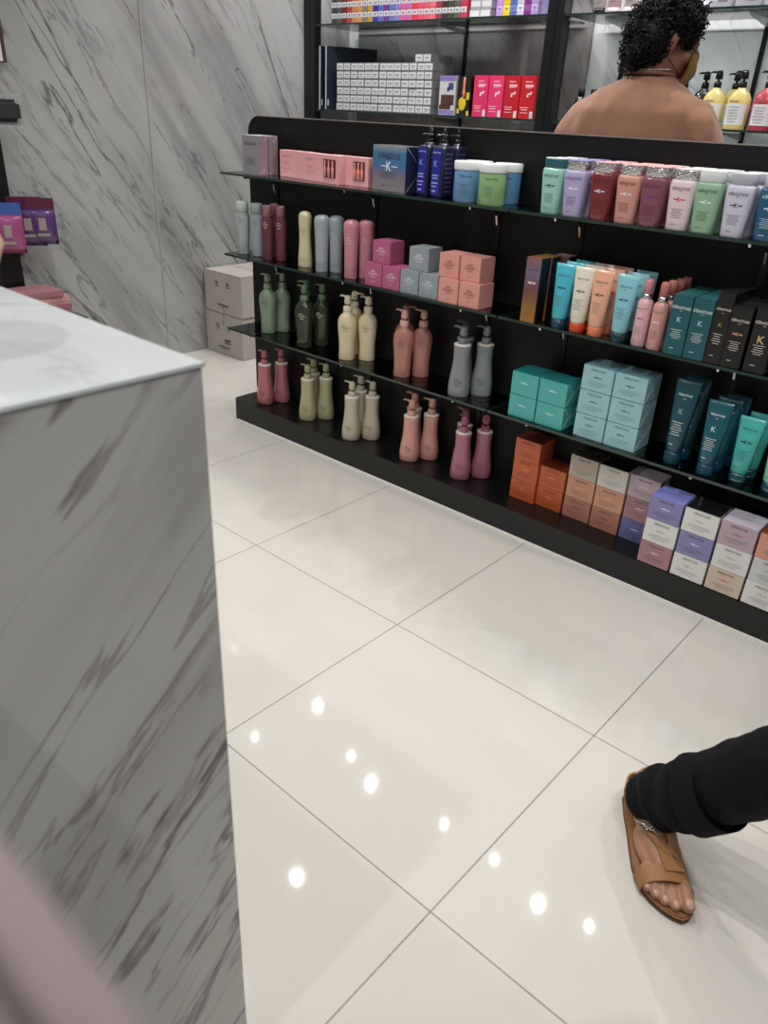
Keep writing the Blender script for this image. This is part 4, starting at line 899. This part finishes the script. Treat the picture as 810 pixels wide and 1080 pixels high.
for x, w, lab in [(-.288, .098, 'wide pale lilac-labelled jar on the upper back shelf, left one'), (-.182, .1, 'wide pale lilac-labelled jar on the upper back shelf, middle one'), (-.075, .1, 'wide pale lilac-labelled jar at the right edge of the photo on the upper shelf')]:
    t = thing('wide_jar', lab, 'jar', (x, 2.07, ZBk)); r = w / 2
    link('jar_body', cached(('wj', w), lambda: mk_l([(0, r * .95, r * .95), (.003, r, r), (.07, r, r), (.075, r * .9, r * .9)], 2, 28)), mat('jar white lilac', (212, 208, 220), .35), t)
    link('lid', cached(('wl', w), lambda: mk_l([(.075, r * .98, r * .98), (.095, r * .98, r * .98)], 2, 28)), mat('lilac lid', (170, 150, 200), .35), t)
    link('lettering', cached(('wt', w), lambda: letter_mesh([('b', .02, .02, .03, .006), ('b', -.01, .03, .05, .002), ('b', -.01, .045, .05, .003)], lambda X, Z: -math.sqrt(max(0, r * r - X * X)))), mat('grey print', (120, 124, 136), .5), t)

# ------------------------------------------------------------------ rack at the far left
RK = thing('black_rack', 'narrow black rack post with hooks against the marble wall at the far left', 'rack', (-2.5, .2, 0))
def K0(o): o.location = (2.5, -.2, 0); return o
bm = bmesh.new(); add_box(bm, -2.525, -2.47, .134, .228, 0, 1.12, 0, .001); K0(link('post', bm, PST, RK))
bm = bmesh.new(); add_box(bm, -2.525, -2.15, -.35, .34, .37, .385, 0, .001); K0(link('shelf_board', bm, PST, RK))
for y in (.205, .165):
    for z in (.83, 1.24):
        bm = bmesh.new(); tube(bm, [(-2.47, y, z), (-2.36, y, z), (-2.345, y, z + .01)], .0025, 8); K0(link('hook', bm, CHROME, RK))
def packet(lab, x, y, z, c1, c2, w=.12, h=.17, rz=1.05):
    t = thing('hanging_packet', lab, 'packet', (x, y, z), rz)
    def f():
        b = bmesh.new(); n = 8
        for s in (-1, 1):
            vs = [[b.verts.new((-w / 2 + w * i / n, s * .018 * (math.sin(PI * i / n) * math.sin(PI * j / n)) ** .6, -h + h * .78 * j / n)) for i in range(n + 1)] for j in range(n + 1)]
            for j in range(n):
                for i in range(n): b.faces.new((vs[j][i], vs[j][i + 1], vs[j + 1][i + 1], vs[j + 1][i]))
        bmesh.ops.remove_doubles(b, verts=b.verts[:], dist=1e-5)
        return mk(b, True)
    link('pouch', cached(('pk', c1, w, h), f), mat('pouch %s' % (c1,), c1, .2, coat=.6, bump=.3, bscale=60), t)
    link('header_card', cached(('ph', c2, w, h), lambda: (lambda b: (add_box(b, -w / 2, w / 2, -.002, .002, -h * .24, 0, 0, .001), mk(b))[1])(bmesh.new())), mat('header %s' % (c2,), c2, .3, coat=.4, var=.6, bscale=120), t)
    link('picture', cached(('pp', w, h), lambda: letter_mesh([('b', .005, -h * .55, .03, .05), ('b', .005, -h * .78, .05, .012)], lambda X, Z: -.019)), mat('grey picture print', (150, 140, 140), .4), t)
packet('purple packet with maroon header hanging outermost on the rack', -2.37, .30, .858, (84, 50, 104), (84, 22, 50), .12, .19)
packet('purple packet behind the outermost one', -2.40, .25, .862, (70, 40, 92), (92, 26, 58), .14, .2)
packet('pink and blue packet hanging at the left edge of the photo', -2.33, .13, .85, (150, 70, 118), (50, 90, 160), .13, .2)
t = thing('blister_pack', 'dark item in clear blister hanging at the upper left edge', 'packet', (-2.38, .225, 1.25), 1.0)
bm = bmesh.new(); add_box(bm, -.058, .058, -.018, .018, -.105, -.022, 0, .016, 3); link('brush', bm, mat('black bristle', (40, 40, 44), .7, bump=.8, bscale=200), t)
bm = bmesh.new(); add_box(bm, -.065, .065, .021, .023, -.115, .0); link('backing_card', bm, mat('silver card', (170, 170, 172), .3, var=.5, bscale=100), t)
t = thing('framed_notice', 'white notice in a dark frame at the upper left edge of the photo', 'notice', (-2.50, .20, 1.36))
bm = bmesh.new(); add_box(bm, -.02, .018, -.2, .115, -.0, .32, 0, .001); link('frame', bm, mat('brown frame', (58, 40, 34), .5), t)
bm = bmesh.new(); add_box(bm, .0185, .0195, -.2, .098, .004, .17); link('paper', bm, mat('notice paper', (206, 204, 202), .6), t)
for i, (x, y, z, rz, c, lab) in enumerate([(-2.34, .2, .385, .05, (180, 132, 138), 'pink flat box, bottom of the pile on the low rack shelf'), (-2.33, .19, .411, -.06, (160, 104, 114), 'pink flat box, second in the pile on the low rack shelf'), (-2.34, .195, .437, .08, (190, 154, 144), 'salmon flat box with teal panel, third in the pile'), (-2.345, .17, .463, 0, (156, 108, 114), 'dusty pink flat box on top of the pile')]):
    o = card('flat_box', lab, 'box', x, y - .11, z, .17, .24, .025, mat('flat %d' % i, c, .4), None, [('b', 0, .013, .12, .006)], None, (90, 150, 140), key=('fl', i), rz=rz)
# rounded vessel at the left frame edge, standing on the counter
bm = bmesh.new(); lathe(bm, [(0, .028, .028), (.01, .034, .034), (.05, .03, .03), (.06, .048, .048), (.07, .060, .060), (.085, .066, .066), (.10, .060, .060), (.109, .047, .047), (.113, .03, .03)], seg=40)
VX, VY = 0, 0
t = tag(link('round_vase', bm, mat('peach ceramic', (214, 178, 150), .4), None, (.388, -1.113, 1.05)), 'rounded peach vase whose side just enters the left edge above the counter', 'vase')
VASE = t

# ------------------------------------------------------------------ people
SKIN = mat('skin', (140, 98, 76), .5, var=.06, bscale=30); SKINF = mat('skin of the foot', (160, 116, 92), .5, var=.08, bscale=60)
def limb(bm, pts, rad, seg=16):
    pts = [Vector(p) for p in pts]
    tube(bm, pts, rad, seg)
    for p, r in zip(pts, rad): ell(bm, p, (r, r, r), u=14, v=8)
def hand(bm, wrist, dirv, palmn, side=1, s=1.0):
    d = Vector(dirv).normalized(); n = Vector(palmn); n = (n - d * n.dot(d)).normalized(); sd = d.cross(n) * side
    rot = Matrix((sd, d, n)).transposed()
    w = Vector(wrist); ell(bm, w + d * .05 * s, (.04 * s, .052 * s, .016 * s), rot)
    for k, (off, ln) in enumerate([(-.03, .062), (-.01, .075), (.01, .07), (.029, .055)]):
        b0 = w + d * .085 * s + sd * off * s; p1 = b0 + (d * .5 * ln + n * .004) * s; p2 = p1 + (d * .32 * ln + n * .012) * s; p3 = p2 + (d * .2 * ln + n * .014) * s
        limb(bm, [b0, p1, p2, p3], [.009 * s, .0085 * s, .008 * s, .007 * s], 8)
    b0 = w + d * .03 * s - sd * .034 * s; limb(bm, [b0, b0 + (d * .025 - sd * .022) * s, b0 + (d * .05 - sd * .03 + n * .008) * s], [.012 * s, .0105 * s, .008 * s], 8)
def torso(bm, base, rows, seg=32):
    """rows: (dx, dy, z, rx, ry) stacked cross sections"""
    rings(bm, [[(base[0] + dx + sup(2 * PI * i / seg, rx, ry, 2.3)[0], base[1] + dy + sup(2 * PI * i / seg, rx, ry, 2.3)[1], z) for i in range(seg)] for dx, dy, z, rx, ry in rows])
def head(bm, c, yaw, pitch, s=1.0):
    """head in its own frame (+Y = face), returns its matrix"""
    M_ = Matrix.Translation(Vector(c)) @ Matrix.Rotation(yaw, 4, 'Z') @ Matrix.Rotation(pitch, 4, 'X')
    t = bmesh.new()
    ell(t, (0, -.008, .03), (.074, .092, .088)); ell(t, (0, .03, -.03), (.058, .062, .075)); ell(t, (0, .052, -.082), (.03, .028, .024))
    ell(t, (0, .098, -.012), (.013, .02, .026)); ell(t, (0, .088, .012), (.01, .012, .03))
    for sx in (-1, 1):
        ell(t, (sx * .03, .078, .02), (.016, .012, .012)); ell(t, (sx * .045, .06, -.02), (.02, .022, .025))
        ell(t, (sx * .076, .0, -.006), (.008, .017, .029), Matrix.Rotation(sx * .35, 3, 'Z')); ell(t, (sx * .076, -.004, -.026), (.008, .011, .014))
    ell(t, (0, .088, -.05), (.022, .014, .008)); ell(t, (0, .086, -.062), (.018, .013, .008))
    bmesh.ops.transform(t, matrix=M_, verts=t.verts[:]); me = bpy.data.meshes.new('h'); t.to_mesh(me); t.free(); bm.from_mesh(me); bpy.data.meshes.remove(me)
    return M_
def sandal_and_foot(): pass

# --- woman/man with the back to us, behind the display
PX, PY = -.145, 1.25
bp = thing('person', 'person in brown t-shirt seen from the back, black curly hair, standing behind the display', 'person', (PX, PY, 0))
def W0(o): o.location = (-PX, -PY, 0); return o
HC = Vector((-.108, 1.262, 1.475))
bm = bmesh.new()
HM = head(bm, HC, -.86, -.30)
limb(bm, [(PX + .01, PY - .005, 1.30), (PX + .012, PY - .005, 1.38), HC + Vector((0, -.02, -.04))], [.07, .055, .052])
torso(bm, (PX, PY), [(0, 0, .82, .15, .1), (0, 0, 1.0, .14, .1), (0, 0, 1.2, .17, .105), (0, 0, 1.3, .15, .09), (0, 0, 1.36, .07, .06)])
limb(bm, [(PX - .19, PY, 1.22), (PX - .245, PY + .03, 1.02), (PX - .17, PY + .20, .92), (PX - .12, PY + .26, .93)], [.055, .045, .035, .026])
limb(bm, [(PX + .19, PY, 1.22), (PX + .245, PY + .03, 1.02), (PX + .17, PY + .20, .92), (PX + .12, PY + .26, .93)], [.055, .045, .035, .026])
hand(bm, (PX - .12, PY + .26, .93), (.5, 1, 0), (0, 0, -1), 1); hand(bm, (PX + .12, PY + .26, .93), (-.5, 1, 0), (0, 0, -1), -1)
for s in (-1, 1):
    limb(bm, [(PX + s * .09, PY, .85), (PX + s * .095, PY + .01, .46), (PX + s * .1, PY - .02, .08)], [.085, .058, .04])
    limb(bm, [(PX + s * .1, PY - .04, .04), (PX + s * .105, PY + .06, .04), (PX + s * .11, PY + .15, .025)], [.036, .036, .024])
body_me = remeshed(bm, .007, 3); W0(link('body', body_me, SKIN, bp))
# t-shirt
bm = bmesh.new()
torso(bm, (PX, PY), [(0, 0, .80, .19, .13), (0, 0, .95, .19, .13), (0, -.005, 1.12, .215, .135), (-.002, -.012, 1.22, .232, .13), (0, -.016, 1.285, .212, .12), (.003, -.014, 1.33, .165, .10), (.006, -.01, 1.358, .118, .085), (.01, -.006, 1.378, .078, .068), (.011, -.005, 1.386, .066, .062)])
for s in (-1, 1):
    limb(bm, [(PX + s * .12, PY - .012, 1.262), (PX + s * .17, PY - .008, 1.236), (PX + s * .205, PY - .0, 1.18), (PX + s * .235, PY + .012, 1.10), (PX + s * .255, PY + .03, 1.03)], [.088, .088, .083, .076, .072])
shirt = remeshed(bm, .0075, 14)
for v in shirt.vertices:      # cloth folds, strongest under the sleeves
    p = v.co; a = abs(p.x - PX); k = .006 + .014 * max(0, min(1, (a - .1) / .1)) * max(0, min(1, (1.33 - p.z) / .12))
    n = mnoise.noise(Vector((p.x * 26, p.y * 20, p.z * 7))) ; v.co = p + v.normal * n * k
W0(link('t_shirt', shirt, mat('brown cotton', (148, 106, 84), .8, bump=.15, bscale=400, sheen=.2), bp))
bm = bmesh.new(); tube(bm, [(PX + .011 + .071 * math.cos(a), PY - .006 + .066 * math.sin(a), 1.386 - .004 * math.sin(a)) for a in [2 * PI * i / 40 for i in range(41)]], .006, 8); W0(link('neckband', bm, mat('brown rib', (128, 90, 72), .85), bp))
bm = bmesh.new()
for i in range(64):
    a = 2 * PI * i / 64; ell(bm, (PX + .012 + .0665 * math.cos(a), PY - .006 + .0625 * math.sin(a), 1.401 + .004 * math.sin(a)), (.0026,) * 3, u=6, v=4)
W0(link('necklace', bm, mat('pearl white', (226, 222, 216), .3), bp))
bm = bmesh.new()
torso(bm, (PX, PY), [(0, 0, .78, .17, .12), (0, 0, .92, .165, .12), (0, 0, .95, .16, .115)])
for s in (-1, 1): limb(bm, [(PX + s * .085, PY, .82), (PX + s * .095, PY + .01, .46), (PX + s * .1, PY - .02, .1)], [.1, .075, .06])
W0(link('trousers', remeshed(bm, .012, 3), mat('black trousers', (22, 22, 26), .8), bp))
for s in (-1, 1):
    bm = bmesh.new(); limb(bm, [(PX + s * .1, PY - .04, .045), (PX + s * .105, PY + .06, .045), (PX + s * .11, PY + .16, .034)], [.044, .045, .033]); W0(link('shoe', bm, mat('dark shoe', (30, 28, 28), .5), bp))
# mask
bm = bmesh.new(); n = 14
vs = [[bm.verts.new(HM @ Vector((.068 * math.sin(a), .052 + .072 * math.cos(a) * (1 - .28 * abs(k - 3.5) / 3.5), .0 - k * .014))) for a in [(-1.25 + 2.5 * i / n) for i in range(n + 1)]] for k in range(8)]
for k in range(7):
    for i in range(n): bm.faces.new((vs[k][i], vs[k][i + 1], vs[k + 1][i + 1], vs[k + 1][i]))
bmesh.ops.solidify(bm, geom=bm.faces[:], thickness=.003)
W0(link('face_mask', mk(bm, True), mat('ochre mask', (178, 146, 92), .8), bp))
bm = bmesh.new(); 
for s in (-1, 1): tube(bm, [HM @ Vector(q) for q in ((s * .066, .075, -.005), (s * .08, .03, .012), (s * .083, -.02, .02), (s * .082, -.028, -.015), (s * .078, .0, -.045), (s * .063, .07, -.08))], .0014, 6)
W0(link('mask_strap', bm, mat('strap black', (24, 22, 22), .7), bp))
# hair: a mass of curls
bm = bmesh.new()
ell(bm, (0, -.012, .045), (.084, .098, .09)); ell(bm, (0, -.05, .005), (.08, .064, .085)); ell(bm, (0, -.066, -.045), (.070, .046, .066))
for s_ in (-1, 1): ell(bm, (s_ * .062, -.045, .0), (.03, .045, .06)); ell(bm, (s_ * .06, .01, .052), (.026, .06, .036)); ell(bm, (s_ * .066, .036, .03), (.012, .026, .03))
bmesh.ops.subdivide_edges(bm, edges=bm.edges[:], cuts=1, use_grid_fill=True)
bmesh.ops.transform(bm, matrix=HM, verts=bm.verts[:])
for v in bm.verts: v.co += (v.co - HC).normalized() * (.007 * mnoise.noise(v.co * 55))
rnd = random.Random(3)
R3 = HM.to_3x3()
for i in range(1050):
    th = rnd.uniform(0, 2 * PI); ph = math.acos(rnd.uniform(-.75, 1))
    d = Vector((math.sin(ph) * math.cos(th), math.sin(ph) * math.sin(th), math.cos(ph)))
    if d.y > .45 and d.z < .55: continue
    if d.y > -.05 and d.z < .1: continue
    if abs(d.x) > .75 and d.y > -.12 and d.z < .2: continue
    p = Vector((d.x * .086, d.y * .1 - .014, d.z * .094 + .038)) if d.z > -.1 else Vector((d.x * .08, d.y * .098 - .02, d.z * .12 + .03))
    ax = (d * .35 + Vector((rnd.uniform(-1, 1), rnd.uniform(-1, 1), rnd.uniform(-1.3, .1)))).normalized(); u = ax.orthogonal().normalized(); w = ax.cross(u)
    rr = rnd.uniform(.006, .013); ln = rnd.uniform(.018, .042); turns = rnd.uniform(1, 2.2)
    pts = [HM @ (p + ax * ln * (q / 9) + (u * math.cos(turns * 2 * PI * q / 9) + w * math.sin(turns * 2 * PI * q / 9)) * rr * .7) for q in range(10)]
    tube(bm, pts, [.0022] * 8 + [.0015, .0008], 5)
SPOTS = [((-.062, -.045, .0), (.032, .047, .062)), ((.062, -.045, .0), (.032, .047, .062)), ((0, -.066, -.045), (.072, .048, .068)), ((-.06, .01, .052), (.028, .062, .038)), ((.06, .01, .052), (.028, .062, .038)), ((.066, .036, .03), (.013, .027, .03)), ((0, -.05, .005), (.082, .066, .087))]
for i in range(900):
    c, ra = SPOTS[i % 7]; d = Vector((rnd.gauss(0, 1), rnd.gauss(0, 1), rnd.gauss(0, 1))).normalized()
    p = Vector(c) + Vector((d.x * ra[0], d.y * ra[1], d.z * ra[2]))
    if p.z < -.115 or abs(p.x) < .045 and p.y > -.05: continue
    ax = (d * .3 + Vector((rnd.uniform(-1, 1), rnd.uniform(-1, .3), rnd.uniform(-1.3, .1)))).normalized(); u = ax.orthogonal().normalized(); w = ax.cross(u)
    rr = rnd.uniform(.005, .010); ln = rnd.uniform(.012, .026); turns = rnd.uniform(1, 2.0)
    tube(bm, [HM @ (p + ax * ln * (q / 9) + (u * math.cos(turns * 2 * PI * q / 9) + w * math.sin(turns * 2 * PI * q / 9)) * rr * .7) for q in range(10)], [.002] * 8 + [.0013, .0008], 5)
W0(link('curly_hair', mk(bm, True), mat('black hair', (12, 10, 11), .55, spec=.25), bp))

# --- walker at the right: sandalled right foot and dark trouser leg in the frame
FX, FY = .742, -.092       # heel
fd = Vector((.62, -.785, 0)).normalized(); fs = Vector((fd.y, -fd.x, 0)) * -1      # fs: towards the big toe (+)
FM = Matrix(((fs.x, fd.x * 1.05, 0, FX), (fs.y, fd.y * 1.05, 0, FY), (0, 0, 1, 0), (0, 0, 0, 1)))
wp = thing('person', 'walking person at the right edge, dark trouser leg and tan-sandalled foot in view', 'person', (1.1, -.1, 0))
def V0(o): o.location = (-1.1, .1, 0); return o
def tm(me, M_): me.transform(M_); return me
OUT = [(0, 0), (.008, .02), (.022, .028), (.06, .033), (.10, .035), (.14, .038), (.18, .045), (.21, .05), (.235, .048), (.255, .04), (.268, .026), (.276, .010), (.276, -.004)]
MED = [(.272, -.02)]
def outline(w=1.0, n=48):
    # right foot seen from above: y along the foot, x lateral(-) / medial(+)
    med = [(0, 0), (.006, .018), (.02, .029), (.06, .031), (.1, .029), (.14, .031), (.18, .038), (.215, .044), (.245, .045), (.262, .041), (.275, .030), (.281, .016)]
    lat = [(.006, -.018), (.02, -.030), (.06, -.036), (.1, -.039), (.14, -.044), (.18, -.048), (.205, -.048), (.228, -.042), (.248, -.030), (.264, -.015), (.275, 0)]
    return [(x * w, y) for y, x in med] + [(x * w, y) for y, x in reversed(lat)]
def sole(z0, z1, w, bev):
    b = bmesh.new(); o_ = outline(w); lo = [b.verts.new((x, y, z0)) for x, y in o_]; hi = [b.verts.new((x, y, z1)) for x, y in o_]
    b.faces.new(lo[::-1]); b.faces.new(hi); n = len(o_)
    for i in range(n): b.faces.new((lo[i], lo[(i + 1) % n], hi[(i + 1) % n], hi[i]))
    bmesh.ops.bevel(b, geom=[e for e in b.edges if abs(e.verts[0].co.z - e.verts[1].co.z) < 1e-6], offset=bev, segments=2, affect='EDGES')
    me = mk(b); return tm(me, FM)
TAN = mat('tan leather', (150, 104, 62), .55, bump=.1, bscale=200); TANS = mat('tan footbed', (138, 98, 62), .65)
sd_ = thing('sandal', 'tan leather t-strap sandal with a silver bar on the walking foot', 'sandal', (FX, FY, 0))
def S0(o): o.location = (-FX, -FY, 0); return o
S0(link('outsole', sole(0, .008, 1.0, .002), mat('brown rubber', (92, 66, 44), .7), sd_)); S0(link('footbed', sole(.008, .016, .98, .003), TANS, sd_))
bm = bmesh.new()
limb(bm, [(.0, .03, .036), (.0, .05, .04), (-.002, .10, .045), (-.004, .15, .036), (-.002, .19, .030)], [.026, .029, .029, .027, .021])
ell(bm, (0, .055, .03), (.029, .05, .022)); ell(bm, (-.018, .15, .028), (.022, .05, .016)); ell(bm, (.016, .18, .029), (.024, .035, .016)); ell(bm, (-.002, .2, .026), (.04, .03, .013))
limb(bm, [(0, .045, .05), (.004, .05, .085)], [.034, .031])
ell(bm, (.03, .058, .072), (.012, .012, .012)); ell(bm, (-.03, .05, .066), (.012, .012, .012))
TOES = [(.027, .205, .268, .0135), (.0055, .209, .266, .0100), (-.0105, .207, .257, .0093), (-.024, .202, .246, .0088), (-.036, .195, .233, .0084)]
for x, y0, y1, r in TOES:
    limb(bm, [(x * .9, y0, .026), (x, (y0 + y1) / 2 + .004, .016 + r + .006), (x, y1 - r * .4, .016 + r * .85)], [r * .95, r * .9, r * .95], 12)
V0(link('foot', tm(remeshed(bm, .0028, 3), FM), SKINF, wp))
for x, y0, y1, r in TOES:
    b = bmesh.new(); ell(b, (x, y1 - r * .1, .016 + r * 1.62), (r * .62, r * .72, r * .22), Matrix.Rotation(-.5, 3, 'X'), u=12, v=6)
    V0(link('toenail', tm(mk(b), FM), mat('nail', (190, 150, 134), .3), wp))
def strap(path, w, th=.003, up=None, name='strap'):
    """band along path: (point, side vector) list"""
    b = bmesh.new(); rs = []
    P_ = [Vector(p) for p, _ in path]
    for i, (p, s) in enumerate(path):
        p = Vector(p); s = Vector(s).normalized(); d = (P_[min(i + 1, len(P_) - 1)] - P_[max(i - 1, 0)]).normalized(); n = d.cross(s).normalized(); ww = w[i] if isinstance(w, list) else w
        rs.append([p - s * ww / 2 - n * th / 2, p + s * ww / 2 - n * th / 2, p + s * ww / 2 + n * th / 2, p - s * ww / 2 + n * th / 2])
    rings(b, rs)
    for f in b.faces: f.smooth = False
    return S0(link(name, tm(mk(b), FM), TAN, sd_))
# toe band
strap([((.046 * math.cos(a) * 1.02 - .001, .217 + .002 * math.cos(a), .012 + .036 * max(0, math.sin(a)) ** .75), (.10, 1, -.12)) for a in [PI * i / 16 for i in range(17)]], .030, .003, name='toe_strap')
# centre strap running up from the band to the ankle, leaning to the inner side
strap([((-.024, .135, .068), (.8, .6, .2)), ((-.012, .155, .066), (1, .5, .0)), ((.002, .175, .061), (1, .3, 0)), ((.010, .195, .055), (1, 0, 0)), ((.013, .215, .051), (1, 0, 0))], [.034, .030, .030, .034, .036], .003, name='curved_strap')
strap([((.026, .11, .062), (.6, 0, -.5)), ((.026, .15, .056), (.6, 0, -.6)), ((.029, .18, .047), (.6, 0, -.6)), ((.032, .21, .040), (.6, 0, -.6))], [.036, .034, .032, .034], .003, name='inner_strap')
# heel counter / ankle strap
strap([((.034 * math.cos(a), .045 + .05 * math.sin(a) * (1 if math.sin(a) < 0 else .9), .05 + .012 * math.sin(a)), (0, .0, 1)) for a in [-PI * i / 14 for i in range(15)]], .03, .0035, name='heel_strap')
b = bmesh.new(); tube(b, [(-.042, .126, .070), (-.024, .142, .074), (-.004, .160, .073)], .0022, 8); o = link('metal_bar', tm(mk(b), FM), CHROME, sd_); S0(o)
b = bmesh.new()
for k in range(6): ell(b, (-.022 + .006 * math.cos(k * PI / 3), .144 + .006 * math.sin(k * PI / 3), .0755), (.003, .003, .002), u=8, v=5)
o = link('star_stud', tm(mk(b), FM), CHROME, sd_); S0(o)
# trousers of the walker (whole garment; the rest of the body is outside the photo)
ank = Vector((.808, -.168, .092)); edge = Vector((.966, -.193, .30)); knee = Vector((1.12, -.21, .475)); hip = Vector((1.30, -.12, .90)); hip2 = Vector((1.42, .02, .90)); knee2 = Vector((1.62, -.28, .52)); ank2 = Vector((1.64, -.30, .1))
bm = bmesh.new()
limb(bm, [ank + Vector((-.006, .012, -.004)), ank + Vector((.03, -.004, .03)), ank + Vector((.055, -.012, .065)), edge, knee, hip], [.058, .062, .064, .070, .080, .1])
limb(bm, [ank2, knee2, hip2], [.062, .075, .1])
torso(bm, (1.36, -.05), [(0, 0, .84, .17, .15), (0, 0, .95, .16, .14), (0, 0, 1.02, .15, .13)])
tr = remeshed(bm, .0075, 3)
for v in tr.vertices:
    p = v.co; d_ = (p - ank).length; k = .005 * max(0, 1 - d_ / .16) + .001
    v.co = p + v.normal * k * math.sin((p - ank).dot(Vector((.60, -.15, .78))) * 95 + 3 * mnoise.noise(p * 12)) + v.normal * .002 * mnoise.noise(p * 40)
V0(link('trousers', tr, mat('black denim', (9, 10, 14), .85, spec=.2, bump=.2, bscale=300), wp))
def hem(c, ax, r0, r1, ln, wob):
    b = bmesh.new(); ax = Vector(ax).normalized(); u = ax.orthogonal().normalized(); w = ax.cross(u); rs = []
    for q in range(7):
        t_ = q / 6; rad = r0 + (r1 - r0) * t_
        rs.append([Vector(c) - ax * ln * t_ + (u * math.cos(a) + w * math.sin(a)) * (rad + wob * t_ * math.sin(a * 3 + 1)) for a in [2 * PI * i / 36 for i in range(36)]])
    for q in range(6, -1, -1):
        t_ = q / 6; rad = r0 + (r1 - r0) * t_ - .004
        rs.append([Vector(c) - ax * ln * t_ + (u * math.cos(a) + w * math.sin(a)) * (rad + wob * t_ * math.sin(a * 3 + 1)) for a in [2 * PI * i / 36 for i in range(36)]])
    rings(b, rs, cap=(False, False)); return b
V0(link('rolled_hem', hem(ank + Vector((.105, -.027, .125)), (.60, -.15, .72), .067, .073, .055, .003), mat('black denim', (9, 10, 14), .85, spec=.2), wp))
bm = bmesh.new()
torso(bm, (1.38, -.04), [(0, 0, .95, .18, .14), (0, 0, 1.1, .18, .13), (0, 0, 1.3, .21, .13), (0, 0, 1.4, .18, .11), (0, 0, 1.45, .08, .07)])
for s in (-1, 1): limb(bm, [(1.38 + s * .16, -.04, 1.37), (1.38 + s * .24, -.03, 1.15)], [.07, .06])
V0(link('shirt', remeshed(bm, .012, 3), mat('grey shirt', (90, 92, 98), .8), wp))
bm = bmesh.new(); HM2 = head(bm, (1.38, -.06, 1.64), 3.7, 0)
limb(bm, [(1.38, -.04, 1.40), (1.38, -.05, 1.56)], [.06, .055])
for s in (-1, 1):
    limb(bm, [(1.38 + s * .23, -.03, 1.18), (1.38 + s * .26, -.06, 1.02), (1.38 + s * .27, -.14, .82)], [.045, .04, .028]); hand(bm, (1.38 + s * .27, -.14, .82), (0, -.2, -1), (-s, 0, 0), s)
limb(bm, [(1.64, -.29, .12), (1.65, -.33, .05), (1.66, -.45, .03)], [.038, .036, .026])
V0(link('body', remeshed(bm, .01, 3), SKIN, wp))
bm = bmesh.new(); ell(bm, (0, -.02, .045), (.085, .1, .09)); ell(bm, (0, -.055, -.02), (.078, .055, .09)); bmesh.ops.transform(bm, matrix=HM2, verts=bm.verts[:]); V0(link('hair', mk(bm, True), mat('black hair', (12, 10, 11), .55, spec=.25), wp))

# --- bag of the photographer, close to the lens and out of focus
bg = thing('shoulder_bag', 'mauve-grey padded bag blurred close to the lens in the lower left corner', 'bag', (.88, -1.39, .86))
bm = bmesh.new(); add_box(bm, -.18, .22, -.06, .081, 0, .30, 0, .012, 4); link('bag_body', mk(bm, True), mat('mauve fabric', (132, 120, 122), .8, bump=.2, bscale=200), bg)
bm = bmesh.new(); tube(bm, [(-.15, -.03, .29), (-.15, -.05, .45), (-.05, -.09, .62), (.1, -.10, .62), (.17, -.06, .45), (.17, -.03, .29)], .008, 10); link('strap', bm, mat('mauve strap', (130, 112, 116), .7), bg)
